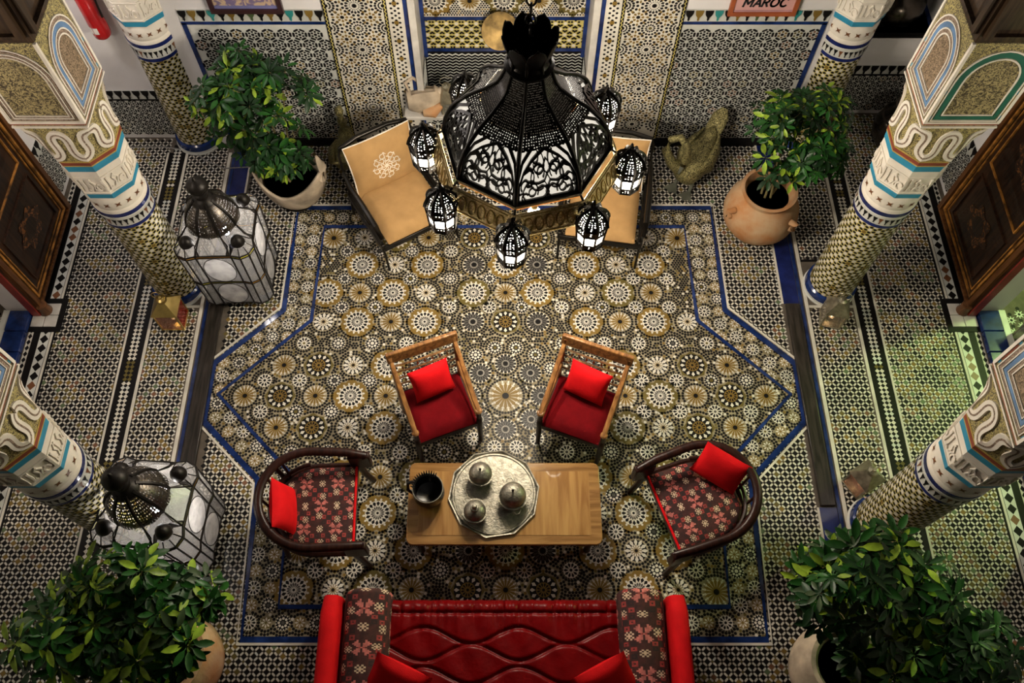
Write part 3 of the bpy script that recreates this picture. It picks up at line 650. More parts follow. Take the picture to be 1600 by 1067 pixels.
inner = MB(); inner.loft([[(x*k, y*k, z) for k, z in ((.99,3.254),(1.015,3.228),(1.0,3.228),(.975,3.254))] for x, y, _ in p]); innerm = inner.mesh('brass_lip', mat('copper_lip', (.20, .09, .03), .5, .7), 0)
# brass repousse band between the lanterns
bandm = MB(); q0 = [(math.cos(a)*.515, math.sin(a)*.515) for a in (-SEG/2, SEG/2)]
bandm.loft([[(x*k, y*k, z) for k, z in ((.90,3.235),(.915,3.235),(1.0,3.10),(.99,3.09),(.975,3.095),(.89,3.225))] for x, y in q0]); bandm = bandm.mesh('brass_band', GILT, 0)
scr = MB(); fo = lambda u, v, h: ((.515*math.cos(SEG/2)*(1.0-.085*v)+h), u*.92, 3.10+.135*v)
for k in range(5):
    for s in (-1, 1):
        scr.strip(arc((k-2)*.060, .5, .022, 0, PI*1.6*s, 10, 14), .006, fo, 0, .006)
scr.strip([(-.16, .92), (.16, .92)], .008, fo, 0, .005); scr.strip([(-.16, .08), (.16, .08)], .008, fo, 0, .005)
scrm = scr.mesh('brass_scroll', BRASS, 0)
petal = MB()
def pt_(u, v):
    r = .084+.046*math.sin(v*PI*.5)**1.2; z = 3.80+.175*v; w = .46*min(1, max(0, (1-v**3.2))**.5+.02); th = (u*2-1)*w
    return (r*math.cos(th), r*math.sin(th), z-.012*(u*2-1)**2)
petal.grid(8, 10, pt_); petalm = petal.mesh('crown_petal', BLKMETAL, 80)
for k in range(8):
    rz = k*SEG+SEG/2
    e = obj_of(upper, 'pierced_panel', CH, rot=(0,0,rz)); g_ = obj_of(liner, 'glass_liner', CH, rot=(0,0,rz)); obj_of(fretm, 'fretwork', CH, rot=(0,0,rz)); obj_of(shoulm, 'panel_shoulder', CH, rot=(0,0,rz)); obj_of(backm, 'inner_shell', CH, rot=(0,0,rz))
    obj_of(rib, 'rib', CH, rot=(0,0,rz)); obj_of(rimm, 'rim_bar', CH, rot=(0,0,rz)); obj_of(innerm, 'brass_lip', CH, rot=(0,0,rz)); b_ = obj_of(bandm, 'brass_band', CH, rot=(0,0,rz)); obj_of(scrm, 'brass_scroll', b_)
    sol = obj_of(petalm, 'crown_petal', CH, rot=(0,0,rz)); so = sol.modifiers.new('thick', 'SOLIDIFY'); so.thickness = .004
    # strut that carries band and lantern
    a = k*SEG
    MB().tube([(.43*math.cos(a), .43*math.sin(a), 3.26), (.50*math.cos(a), .50*math.sin(a), 3.20), (.54*math.cos(a), .54*math.sin(a), 3.31), (.545*math.cos(a), .545*math.sin(a), 3.27)], .007, 6).build('lantern_arm', BLKMETAL, CH)
MB().lathe([(.112,3.77),(.118,3.785),(.100,3.80)], 24).build('neck_ring', BLKMETAL, CH); MB().lathe([(.088,3.79),(.098,3.80),(.090,3.82),(.05,3.85),(.02,3.89),(0,3.92)], 24).build('neck_cap', BLKMETAL, CH)
# small lanterns
def lantern_meshes():
    n = 8; d = MB(); d.lathe([(.082,.0),(.086,.012),(.080,.035),(.060,.075),(.034,.10),(.016,.112),(.016,.122),(.006,.128),(.006,.14)], n, rot=PI/8)
    d.uv = None
    dome = MB(); PR = [(.086,.012),(.081,.035),(.072,.058),(.058,.080),(.034,.102),(.014,.114)]
    nn = 8; rings = [[(r*math.cos(PI/8+TAU*i/nn), r*math.sin(PI/8+TAU*i/nn), z) for i in range(nn+1)] for r, z in PR]
    dome.loft(rings, closed=False); dome.uv = [(i*4, j*2.0) for j in range(len(PR)) for i in range(nn+1)]
    ribs = MB()
    for i in range(8):
        a = PI/8+TAU*i/8
        ribs.tube([((r+.001)*math.cos(a), (r+.001)*math.sin(a), z) for r, z in PR], .0095, 4)
        ribs.tube([(r*math.cos(a), r*math.sin(a), z) for r, z in ((.084,.012),(.078,-.045),(.070,-.165))], .0075, 4)
    for r, z in ((.086,.012),(.079,-.045),(.073,-.125),(.070,-.165)): ribs.tube([(r*math.cos(PI/8+TAU*i/8), r*math.sin(PI/8+TAU*i/8), z) for i in range(9)], .006, 4)
    ribs.lathe([(.018,.11),(.018,.122),(.007,.126),(.007,.142),(0,.143)], 8)
    def wallrow(z0, z1, r0, r1):
        m = MB(); m.loft([[(r0*math.cos(PI/8+TAU*i/8), r0*math.sin(PI/8+TAU*i/8), z0) for i in range(9)], [(r1*math.cos(PI/8+TAU*i/8), r1*math.sin(PI/8+TAU*i/8), z1) for i in range(9)]], closed=False)
        m.uv = [(i*4, j*3) for j in range(2) for i in range(9)]; return m
    l1 = wallrow(-.045, .012, .079, .085); l2 = wallrow(-.165, -.125, .070, .073)
    core = MB().lathe([(.063,-.16),(.067,-.03),(.069,.002),(.02,.02)], 8, rot=PI/8); core.lathe([(.07,-.167),(.03,-.176),(.012,-.178)], 8, rot=PI/8, mi=1)
    return (dome.mesh('dome', LACE, 30), ribs.mesh('cage', BLKMETAL, 30), l1.mesh('lace_panel', LACE, 30), l2.mesh('lace_panel', LACE, 30), core.mesh('glass_core', [GLOW, BLKMETAL], 30))
LM = lantern_meshes()
for k in range(8):
    a = k*SEG; L_ = bpy.data.objects.new('rim_lantern', None); COL.objects.link(L_); L_.parent = CH; L_.location = (.545*math.cos(a), .545*math.sin(a), 3.145); L_.rotation_euler = (0, 0, a)
    for m in LM: obj_of(m, m.name, L_)
# bulbs under the rim, chain
for k in range(4):
    a = k*PI/2+.35; x, y = .22*math.cos(a), .22*math.sin(a)
    MB().lathe([(.0,2.875),(.022,2.88),(.036,2.905),(.036,2.925),(.020,2.955),(.014,2.97)], 16, (x, y)).build('bulb', BULB, CH)
    MB().lathe([(.018,2.968),(.018,3.03),(.006,3.035),(.006,3.26)], 12, (x, y)).build('bulb_socket', BRASS, CH)
    light_in(CH, (x, y, 2.82), 62, (1.0, 0.90, 0.74), .04)
MB().tube([(.22*math.cos(k*PI/2+.35), .22*math.sin(k*PI/2+.35), 3.25) for k in range(5)], .008, 6).build('bulb_frame', BLKMETAL, CH)
lk = MB().tube([(.022*math.cos(TAU*i/12), 0, .034*math.sin(TAU*i/12)) for i in range(13)], .0055, 6, up=(0,1,0)).mesh('chain_link', BLKMETAL)
for k in range(36): obj_of(lk, 'chain_link', CH, (0, 0, 3.975+k*.056), (0, 0, (k % 2)*PI/2))
# seat the chandelier: every part hangs from the lowest point of the lamp
for ch in CH.children: ch.location.z -= 2.87
CH.location = (.131, 3.386, 2.327); CH.scale = (1.142, 1.142, 1.142)
# ================================================================== FURNITURE
WOODC = wood('honey_wood', (0.30, 0.14, 0.045), (0.12, 0.05, 0.016), .3, .4, axis=1); WOODT = wood('table_wood', (0.28, 0.15, 0.05), (0.16, 0.075, 0.022), .22, .5, 2.2, axis=0)
MAHO = wood('dark_mahogany', (0.030, 0.009, 0.006), (0.012, 0.004, 0.003), .34, .0, axis=0)
RED = mat('bright_red_cotton', (0.62, 0.006, 0.009), .8, var=.06, bump=.2, bscale=150, spec=.12); DKRED = mat('dark_red_velvet', (0.12, 0.002, 0.004), .9, var=.12, bump=.15, bscale=90, spec=.08)
SATIN = mat('crimson_quilt', (0.14, 0.001, 0.002), .34, var=.1, bump=.35, bscale=22, spec=.14); TAN = mat('tan_canvas', (0.40, 0.235, 0.095), .85, spec=.15, var=.06, bump=.12, bscale=50); PIPING = mat('white_piping', (.75, .68, .58), .7)
K_BASE = mat('kilim_brown', (0.045, 0.008, 0.006), .85, var=.25, scale=30); K_DARK = mat('kilim_dark', (0.018, 0.006, 0.006), .85); K_PINK = mat('kilim_pink', (0.50, 0.14, 0.12), .85, var=.2, scale=40)
K_RED = mat('kilim_red', (0.30, 0.035, 0.03), .85, var=.2, scale=40); K_WHITE = mat('kilim_cream', (0.55, 0.40, 0.28), .85)
KIL = [K_BASE, K_DARK, K_PINK, K_RED, K_WHITE]
BMA = ["..X...X..", ".XX...XX.", "XXXX.XXXX", ".XXX.XXX.", "..XX.XX..", "...rXr...", "..XX.XX..", ".XXX.XXX.", "XXXX.XXXX", ".XX...XX.", "..X...X.."]
BMB = ["rrr.ddd", "r.r.d.d", "rrr.ddd", ".......", "ddd.rrr", "d.d.r.r", "ddd.rrr"]; BMS = [".w.w.", "w.w.w", ".www.", "w.w.w", ".w.w."]
KW, KH = 34, 26; KMAP = [[0]*KW for _ in range(KH)]
def stamp(bm, cx, cy):
    for j, row in enumerate(bm):
        for i, ch in enumerate(row):
            if ch != '.': KMAP[(cy+j-len(bm)//2) % KH][(cx+i-len(row)//2) % KW] = {'X': 2, 'r': 3, 'd': 1, 'w': 4}[ch]
for ox, oy in ((0, 0), (17, 13)):
    stamp(BMA, ox, oy); stamp(BMB, ox+10, oy+4); stamp(BMB, ox+10, oy-5); stamp(BMS, ox+17, oy); stamp(BMB, ox-10, oy-5); stamp(BMS, ox+7, oy-1); stamp(BMS, ox-7, oy+1)
def kil(i, j): return KMAP[j % KH][i % KW]
def pillow(w, h, t, n=16, pinch=.06):
    mb = MB()
    for sgn in (1, -1):
        def f(u, v):
            a, b = u*2-1, v*2-1; th = max(0, (1-abs(a)**2.6))**.55*max(0, (1-abs(b)**2.6))**.55
            k = 1-pinch*(1-b*b)*abs(a)**2*1.0; k2 = 1-pinch*(1-a*a)*abs(b)**2
            return (a*w/2*k, b*h/2*k2*sgn, sgn*t/2*th)
        mb.grid(n, n, f)
    return mb
def cushion(name, label, loc, rot, w=.36, h=.36, t=.13, m=None, group='bright red cushions'):
    o = pillow(w, h, t).build(name, m or RED, smooth=70, loc=loc); o.rotation_mode = 'XYZ'; o.rotation_euler = rot; return tag(o, label, 'cushion', group)
# ---- wooden armchairs
def wood_chair():
    t = thing('wooden_armchair', '', 'chair')
    for s in (-1, 1):
        x = s*.255
        MB().tube([(x, .215, 0), (x, .205, .2), (x, .20, .42), (x, .225, .66), (x, .285, .90)], [.020,.021,.023,.022,.020], 8).build('back_leg', WOODC, t)
        MB().lathe([(.016,0),(.021,.03),(.018,.06),(.022,.2),(.024,.36),(.024,.44),(.016,.46),(.022,.475),(.016,.49),(.021,.52),(.018,.58),(.020,.605)], 14, (x, -.25)).build('front_leg', MAHO, t)
        MB().lathe([(.023,.600),(.029,.608),(.029,.622),(.020,.632)], 16, (x, -.25)).build('leg_ring', WOODC, t)
        MB().tube([(x, -.262, .622), (x, -.16, .645), (x, .02, .72), (x, .17, .80), (x, .262, .845)], [.019,.021,.020,.019,.017], 8, flat=.75).build('arm_rail', WOODC, t)
        MB().tube([(s*.245, -.235, .50), (s*.245, 0, .535), (s*.245, .215, .62)], .012, 8).build('side_spindle', WOODC, t)
        MB().box(x-.014, x+.014, -.24, .20, .355, .41).build('side_rail', MAHO, t, bevel=.003)
    MB().box(-.24, .24, -.265, -.237, .35, .41).build('front_rail', MAHO, t, bevel=.003); MB().box(-.24, .24, .19, .215, .35, .41).build('back_rail', MAHO, t, bevel=.003)
    MB(Matrix.Translation((0, .285, .885)) @ Matrix.Rotation(R(-14), 4, 'X')).box(-.285, .285, -.018, .018, -.05, .05).build('top_rail', WOODC, t, bevel=.008)
    for z in (.78, .70, .62, .54):
        y = .205+(z-.45)*.17
        MB().tube([(-.25, y, z), (-.08, y-.012, z+.004), (.08, y-.012, z+.004), (.25, y, z)], .0095, 8, flat=.8).build('back_slat', WOODC, t)
        if z > .6:
            for k in range(7): MB().lathe([(.004,z-.07),(.011,z-.045),(.004,z-.02)], 8, (-.18+k*.06, y-.012)).build('slat_bead', WOODC, t)
    def sf(u, v):
        a, b = u*2-1, v*2-1; e = (max(0, 1-abs(a)**5)*max(0, 1-abs(b)**5))**.5; return (a*.242, -.028+b*.232, .41+.06*e+.01*(1-a*a))
    mb = MB().grid(14, 14, sf); mb.box(-.235, .235, -.255, .20, .385, .415); mb.build('seat_cushion', DKRED, t, smooth=60)
    return t
wc = wood_chair(); wc.location = (-.525, 2.71, 0); wc.rotation_euler = (0, 0, R(21)); wc['label'] = 'honey wood armchair with dark red seat, left one of the pair above the table'; wc['group'] = 'wooden armchairs'
wc2 = copy_tree(wc); wc2.location = (.605, 2.69, 0); wc2.rotation_euler = (0, 0, R(-21)); wc2['label'] = 'honey wood armchair with dark red seat, right one of the pair above the table'
def local(o, p): return Matrix.Translation(o.location) @ Matrix.Rotation(o.rotation_euler[2], 4, 'Z') @ Vector(p)
cushion('red_cushion', 'bright red cushion on the left wooden armchair', local(wc, (.0, .115, .63)), (R(60), 0, R(21+4)), .33, .30, .12)
cushion('red_cushion', 'bright red cushion on the right wooden armchair', local(wc2, (.0, .115, .63)), (R(60), 0, R(-21-6)), .34, .31, .12)
# ---- barrel chairs
def barrel_chair():
    t = thing('barrel_chair', '', 'chair')
    def U(r, z, wx=1.0, a0=-20, a1=200, n=24):   # horseshoe open towards -y
        return [(r*wx*math.cos(R(a0+(a1-a0)*i/n)), r*math.sin(R(a0+(a1-a0)*i/n)), z) for i in range(n+1)]
    rail = [(.335, -.36, .61), (.352, -.22, .65)]+[(.36*math.cos(R(180*i/20)), .02+.36*math.sin(R(180*i/20)), .67+.06*math.sin(R(180*i/20))) for i in range(21)]+[(-.352, -.22, .65), (-.335, -.36, .61)]
    MB().tube(rail, [.030]+[.034]*23+[.030][:1] if len(rail) == 25 else .033, 10, flat=.8).build('top_rail', MAHO, t)
    MB().tube([(x*.90, y*.92, .50) for x, y, z in rail[3:-3]], .017, 8).build('middle_rail', MAHO, t)
    MB().tube([(.335, -.24, .40)]+[(.335*math.cos(R(180*i/20)), .02+.33*math.sin(R(180*i/20)), .40) for i in range(21)]+[(-.335, -.24, .40)], .026, 8).build('seat_rail', MAHO, t)
    MB().box(-.33, .33, -.275, -.245, .365, .425).build('front_rail', MAHO, t, bevel=.004); MB().tube([(-.31, -.268, .437), (.31, -.268, .437)], .010, 8).build('red_front_piping', RED, t)
    for s in (-1, 1):
        MB().tube([(s*.345, -.34, 0), (s*.34, -.30, .2), (s*.338, -.28, .4), (s*.338, -.34, .60)], [.022,.026,.030,.030], 8).build('front_leg', MAHO, t)
        MB().box(s*.34-.028, s*.34+.028, -.385, -.22, .40, .62).build('arm_panel', MAHO, t, bevel=.010)
        MB().tube([(s*.25, .30, 0), (s*.24, .28, .2), (s*.235, .265, .4), (s*.25, .30, .66)], [.020,.022,.022,.018], 8).build('back_leg', MAHO, t)
    for k in range(5):
        a = R(40+25*k); MB().tube([(.33*math.cos(a), .02+.33*math.sin(a), .42), (.355*math.cos(a), .02+.35*math.sin(a), .69)], .011, 6).build('back_spindle', MAHO, t)
    n = 64; cell = .0098
    mb = MB()
    def top(u, v):
        y = -.262+v*.575; w = .315 if y < .02 else math.sqrt(max(.0004, .315**2-(y-.02)**2)); a = u*2-1; e = max(0, 1-abs(a)**6)**.5*max(0, 1-abs(v*2-1)**8)**.5
        return (a*w, y, .425+.055*e)
    mb.grid(n, n, top, lambda i, j: kil(int(((i+.5)/n*2-1)*(.315 if j < n*.5 else math.sqrt(max(.0004, .315**2-(-.282+j/n*.575)**2)))/cell)+170, j))
    mb.build('seat_cushion', KIL, t, smooth=60)
    MB().prism([(-.31,-.25),(.31,-.25),(.31,.02)]+[(.31*math.cos(R(15*i)), .02+.29*math.sin(R(15*i))) for i in range(1, 12)]+[(-.31,.02)], .38, .43).build('seat_base', K_BASE, t)
    return t
bc = barrel_chair(); bc.location = (-1.385, 1.86, 0); bc.rotation_euler = (0, 0, R(92)); bc['label'] = 'dark barrel chair with patterned red seat, left of the coffee table'; bc['group'] = 'barrel chairs'
bc2 = copy_tree(bc); bc2.location = (1.445, 1.90, 0); bc2.rotation_euler = (0, 0, R(-71)); bc2['label'] = 'dark barrel chair with patterned red seat, right of the coffee table'
cushion('red_cushion', 'bright red cushion tucked into the left barrel chair', (-1.61, 1.82, .60), (R(72), 0, R(98)), .37, .32, .13)
cushion('red_cushion', 'bright red cushion propped in the right barrel chair', (1.60, 2.10, .63), (R(62), R(4), R(-32)), .37, .32, .12)
# ---- coffee table, tray, pots, jug
t = thing('coffee_table', 'long wooden coffee table with glossy top between the chairs and red sofa', 'table', (0, 1.895, 0))
def rrect(w, h, r, n=5): return [(sx*(w-r)+r*math.cos(a0+PI/2*i/n), sy*(h-r)+r*math.sin(a0+PI/2*i/n)) for sx, sy, a0 in ((1,1,0),(-1,1,PI/2),(-1,-1,PI),(1,-1,3*PI/2)) for i in range(n+1)]
MB().prism(rrect(.722, .315, .05), .405, .445).build('table_top', WOODT, t, bevel=.006)
MB().prism(rrect(.64, .245, .01), .445, .4475).build('inlaid_panel', wood('inlay_wood', (0.34, 0.19, 0.065), (0.22, 0.105, 0.03), .22, .5, 1.6, axis=1), t, smooth=0)
for sx in (-1, 1):
    for sy in (-1, 1): MB().lathe([(.02,0),(.028,.04),(.022,.1),(.030,.28),(.032,.41)], 12, (sx*.64, sy*.25)).build('leg', MAHO, t)
for sy in (-1, 1): MB().box(-.62, .62, sy*.26-.012, sy*.26+.012, .33, .405).build('apron', MAHO, t)
for sx in (-1, 1): MB().box(sx*.65-.012, sx*.65+.012, -.25, .25, .33, .405).build('apron', MAHO, t)
TX, TY = -.078, 1.965
t = thing('round_tray', 'large engraved silver ten-sided tray on the coffee table', 'tray', (TX, TY, .4478))
MB().lathe([(.30,0),(.32,.004),(.335,.02),(.345,.022),(.345,.016),(.33,.002)], 10, rot=R(8)).build('rim', SILVER, t, smooth=20)
MB().lathe([(.315,.006),(.312,.0165),(.300,.0165),(.296,.008)], 48, caps=False).build('inner_moulding', SILVER, t); MB().lathe([(.31,.003),(.31,.0075)], 48).build('tray_plate', SILVER, t)
def pot(x, y, r, rz, label, handles, knob, squash=1.0):
    t = thing('silver_pot', label, 'pot', (x, y, .4554), rz, 'lidded silver pots on the tray')
    MB().lathe([(r*.6,0),(r*.78,.012),(r*.98,.06),(r*1.02,.10),(r*1.06,.105),(r*1.06,.112),(r*.95,.112)], 32).build('bowl', SILVER, t)
    l = MB().lathe([(r*.93,.108),(r*.90,.125),(r*.78,.155*squash+.01),(r*.55,.178*squash+.01),(r*.28,.19*squash+.01),(0,.194*squash+.01)], 32).build('lid', SILVER, t)
    zt = .194*squash+.01
    if knob: MB().lathe([(r*.36,zt-.01),(r*.30,zt+.006),(r*.12,zt+.008),(r*.20,zt+.02),(r*.22,zt+.035),(r*.12,zt+.05),(0,zt+.053)], 20).build('knob', SILVER, l)
    else: MB().lathe([(r*.08,zt-.004),(r*.05,zt+.014),(r*.10,zt+.022),(r*.06,zt+.032),(0,zt+.034)], 12).build('knob', BLKMETAL, l)
    for a in handles:
        a = R(a); c = Vector((math.cos(a), math.sin(a), 0)); s_ = Vector((-c.y, c.x, 0))
        MB().tube([tuple(c*(r*1.02+.032*math.sin(PI*i/8))+s_*(.026*math.cos(PI*i/8))+Vector((0,0,.098))) for i in range(9)], .0045, 6).build('handle', SILVER, t)
pot(-.178, 2.085, .094, 0, 'plain domed silver pot without handles at the top of the tray', (), False, .9)
pot(.062, 1.915, .108, 0, 'largest silver pot with dark engraved dome on the right of the tray', (100, -75, 15), False, 1.05)
pot(-.215, 1.80, .088, 0, 'silver pot with large round knob at lower left of the tray', (125,), True, .85)
t = thing('black_jug', 'black ceramic jug beside the silver tray on the coffee table', 'jug', (-.56, 1.945, .4478))
BLKCER = mat('black_glaze', (.012, .011, .011), .25, var=.3); 
MB().lathe([(.085,0),(.10,.02),(.118,.09),(.117,.15),(.108,.19),(.113,.20),(.104,.20),(.100,.16),(.095,.05),(0,.03)], 32).build('body', BLKCER, t); MB().tube([(-.10,.06,.17),(-.15,.05,.16),(-.155,.02,.10),(-.11,0,.05)], [.012,.016,.015,.012], 8).build('handle', BLKCER, t)
MB().tube([(.112*math.cos(TAU*i/32), .112*math.sin(TAU*i/32), .20) for i in range(33)], .0035, 6).build('pale_rim', SILVER, t)
tf = MB()
for k in range(14): a = R(60+k*9); tf.tube([(.10*math.cos(a), .10*math.sin(a), .195), (.125*math.cos(a), .125*math.sin(a), .225)], [.008, .003], 5)
tf.build('spiky_rim', BLKCER, t)
# ---- sofa
t = thing('red_sofa', 'deep red quilted sofa at the bottom with patterned bolsters', 'sofa', (0, .72, 0))
def quilt(u, v):
    x = -.86+u*1.72; y = .47-v*.92
    def gr(d, wd=.022): return max(0, 1-abs(d)/wd)
    h = 0
    w1 = .055*math.sin(x*9.5+.6); w2 = .055*math.sin(x*9.5+PI+.6)
    for y0 in (.28, .02, -.24): h = max(h, gr(y-(y0-.06+w1)), gr(y-(y0-.17+w2)) )
    h = max(h, gr(y-.375, .018), gr(y-.30-0.02*math.sin(x*9.5), .012)*.0)
    pf = x*7.2+.5*math.sin(x*5); pleat = max(0, 1-abs(pf-round(pf))/.07)*(.022 if y > .38 else .010*math.exp(-abs(y-.38)*14))
    pl = .005*math.sin(x*95+2*math.sin(x*13))*(1 if y > .375 else math.exp(-abs(y-.375)*11))+.004*math.sin(x*31+y*17)-pleat
    z = .455-.022*h+pl+.018*(1-min(1, abs(v-.0)*0)) 
    if v < .06: z -= .05*(1-v/.06)**2; y += 0
    return (x, y, z)
MB().grid(170, 100, quilt).build('quilted_seat', SATIN, t, smooth=80)
MB().box(-.86, .86, -.44, .455, .10, .425).build('seat_base', DKRED, t, bevel=.02); MB().box(-1.27, 1.27, -.56, -.44, .0, .82).build('backrest', SATIN, t, bevel=.04)
for s in (-1, 1):
    xc = s*.955; n1, n2 = 36, 94
    def bf(u, v):
        an = PI*(1.06*u-.03); e = 1-.12*max(0, abs(v*2-1)-.94)/.06
        return (xc-.165*e*math.cos(an)*(1 if abs(math.cos(an)) < .98 else 1), .52-v*.95+.006*math.sin(v*30), .40+.22*e*max(-.2, math.sin(an))**.55 if math.sin(an) > 0 else .36)
    b_ = MB().grid(n1, n2, bf, lambda i, j: kil(i, j+(0 if s < 0 else 9))); b_.build('patterned_bolster', KIL, t, smooth=70)
    MB().box(xc-.16, xc+.16, -.43, .515, .05, .56).build('bolster_core', K_BASE, t, bevel=.04)
    mb = MB(); 
    rings = []
    for j in range(9):
        y = .475-j/8*.93; k = 1 if 0 < j < 8 else .86
        rings.append([(s*1.205+.078*k*math.copysign(abs(math.cos(TAU*i/20))**.6, math.cos(TAU*i/20)), y, .34+.29*k*math.copysign(abs(math.sin(TAU*i/20))**.5, math.sin(TAU*i/20))) for i in range(20)])
    mb.loft(rings).build('red_arm', RED, t, smooth=60)
    MB().box(s*1.205-.05, s*1.205+.05, .38, .44, 0, .08).build('leg', MAHO, t); MB().box(s*1.205-.05, s*1.205+.05, -.44, -.38, 0, .08).build('leg', MAHO, t)
cushion('red_cushion', 'bright red cushion on the left of the sofa', (-.72, .60, .62), (R(48), R(8), R(-24)), .40, .40, .15)
cushion('red_cushion', 'bright red cushion on the right of the sofa', (.68, .60, .62), (R(48), R(-8), R(26)), .40, .40, .15)
# ---- tan garden chairs
def tan_chair(motif):
    t = thing('metal_lounge_chair', '', 'chair')
    W = .31
    def seat(u, v):
        a, b = u*2-1, v*2-1; e = (max(0, 1-abs(a)**7)*max(0, 1-abs(b)**7))**.5; return (a*W, b*.31-.03, .36+.10*e)
    mb = MB().grid(14, 14, seat); mb.box(-W*.97, W*.97, -.325, .265, .30, .37); mb.build('seat_cushion', TAN, t, smooth=60)
    M = Matrix.Translation((0, .30, .64)) @ Matrix.Rotation(R(74), 4, 'X')
    bk = pillow(.64, .56, .17, 18, .05); bk.v = [tuple(M @ Vector(p)) for p in bk.v]; bo = bk.build('back_cushion', TAN, t, smooth=70)
    pts = []
    for k in range(64):
        a = TAU*k/64; c, s = math.cos(a), math.sin(a); m_ = max(abs(c), abs(s)); c, s = c/m_, s/m_; q = 1-.05*(1-min(abs(c), abs(s))**2)
        pts.append(tuple(M @ Vector((c*.32*q, s*.28*q, .004))))
    MB().tube(pts+[pts[0]], .006, 6).build('piping', PIPING, bo)
    if motif:
        mm = MB(); rnd = random.Random(5)
        def pf(u, v, h):
            a, b = u/.32, v/.28; return tuple(M @ Vector((u, v, .085*(max(0, 1-abs(a)**2.6)*max(0, 1-abs(b)**2.6))**.55+h)))
        for k in range(8):
            a = TAU*k/8
            for rr, q in ((.030, 1), (.068, -1), (.104, 1)):
                cx, cy = rr*math.cos(a+q*.2), rr*math.sin(a+q*.2); mm.strip([(cx+.023*math.cos(a+q*w*.55), cy+.023*math.sin(a+q*w*.55)) for w in range(8)], .007, pf, 0, .003)
            mm.strip([(r_*math.cos(a), r_*math.sin(a)) for r_ in (.04, .08, .135)], .006, pf, 0, .003); mm.strip([(r_*math.cos(a+.15*(i-1)), r_*math.sin(a+.15*(i-1))) for i, r_ in enumerate((.115, .135, .12))], .006, pf, 0, .003)
        mm.v = mm.v; mm.build('embroidered_motif', PIPING, bo)
    for s in (-1, 1):
        x = s*.36
        MB().tube([(x, -.36, 0), (x, -.33, .2), (x, -.30, .36)], .012, 8).build('front_leg', BLKMETAL, t); MB().tube([(x, .38, 0), (x, .34, .34), (x*.97, .42, .80), (x*.9, .44, .86)], .013, 8).build('back_post', BLKMETAL, t)
        MB().tube([(x, -.30, .36), (x*1.02, -.34, .50), (x*1.04, -.28, .60), (x*1.04, -.05, .62), (x*1.03, .20, .60), (x, .38, .62)], [.014,.022,.026,.026,.022,.014], 8).build('arm_rest', BLKMETAL, t)
        MB().box(x-.02, x+.02, -.33, .36, .27, .36).build('side_rail', BLKMETAL, t, bevel=.006)
        MB().tube([(x, -.06, .36), (x*1.05, -.02, .45), (x, .06, .52), (x*1.02, .10, .60)], .008, 6).build('arm_scroll', BLKMETAL, t)
    MB().tube([(-.33, .44, .85), (-.15, .46, .88), (.15, .46, .88), (.33, .44, .85)], .022, 10).build('top_rail', BLKMETAL, t)
    for k in range(9): MB().tube([(-.28+k*.07, .44, .84), (-.26+k*.07, .40, .60), (-.28+k*.07, .34, .36)], .007, 6).build('back_bar', BLKMETAL, t)
    MB().box(-.36, .36, -.34, -.31, .27, .33).build('front_rail', BLKMETAL, t, bevel=.006); MB().box(-.36, .36, .32, .35, .27, .34).build('rear_rail', BLKMETAL, t, bevel=.006)
    return t
a = tan_chair(True); a.location = (-.93, 4.72, 0); a.rotation_euler = (0, 0, R(31)); tag(a, 'black metal chair with tan cushions and white embroidered motif, left of the chandelier', 'chair', 'tan cushioned metal chairs')
a = tan_chair(False); a.location = (.90, 4.66, 0); a.rotation_euler = (0, 0, R(-9)); tag(a, 'black metal chair with plain tan cushions half hidden right of the chandelier', 'chair', 'tan cushioned metal chairs')
# ================================================================== FLOOR LANTERNS
def milk_glass(name, col, clear, rough=.12):
    m = mat(name, col, rough, .3, var=.3, scale=12); nt = m.node_tree; N = nt.nodes; L = nt.links; b = N['Principled BSDF']
    tr = N.new('ShaderNodeBsdfTransparent'); tl = N.new('ShaderNodeBsdfTranslucent'); tl.inputs[0].default_value = (*col, 1); m1 = N.new('ShaderNodeMixShader'); m2 = N.new('ShaderNodeMixShader')
    m1.inputs[0].default_value = .3; m2.inputs[0].default_value = clear; L.new(b.outputs[0], m1.inputs[1]); L.new(tl.outputs[0], m1.inputs[2]); L.new(m1.outputs[0], m2.inputs[1]); L.new(tr.outputs[0], m2.inputs[2]); L.new(m2.outputs[0], N['Material Output'].inputs[0]); return m
GLASS = milk_glass('old_mirror_glass', (0.58, 0.56, 0.54), .60); OVALG = milk_glass('clear_oval_glass', (0.74, 0.72, 0.71), .35); GLASSY = mat('yellow_strip_glass', (0.55, 0.52, 0.06), .25); GLASSA = mat('amber_strip_glass', (0.50, 0.24, 0.03), .25)
LEAD = mat('dark_lead', (0.015, 0.012, 0.010), .45, .6); FILI = pierced('filigree_metal', (0.10, 0.085, 0.07), 1.0, 0.30)
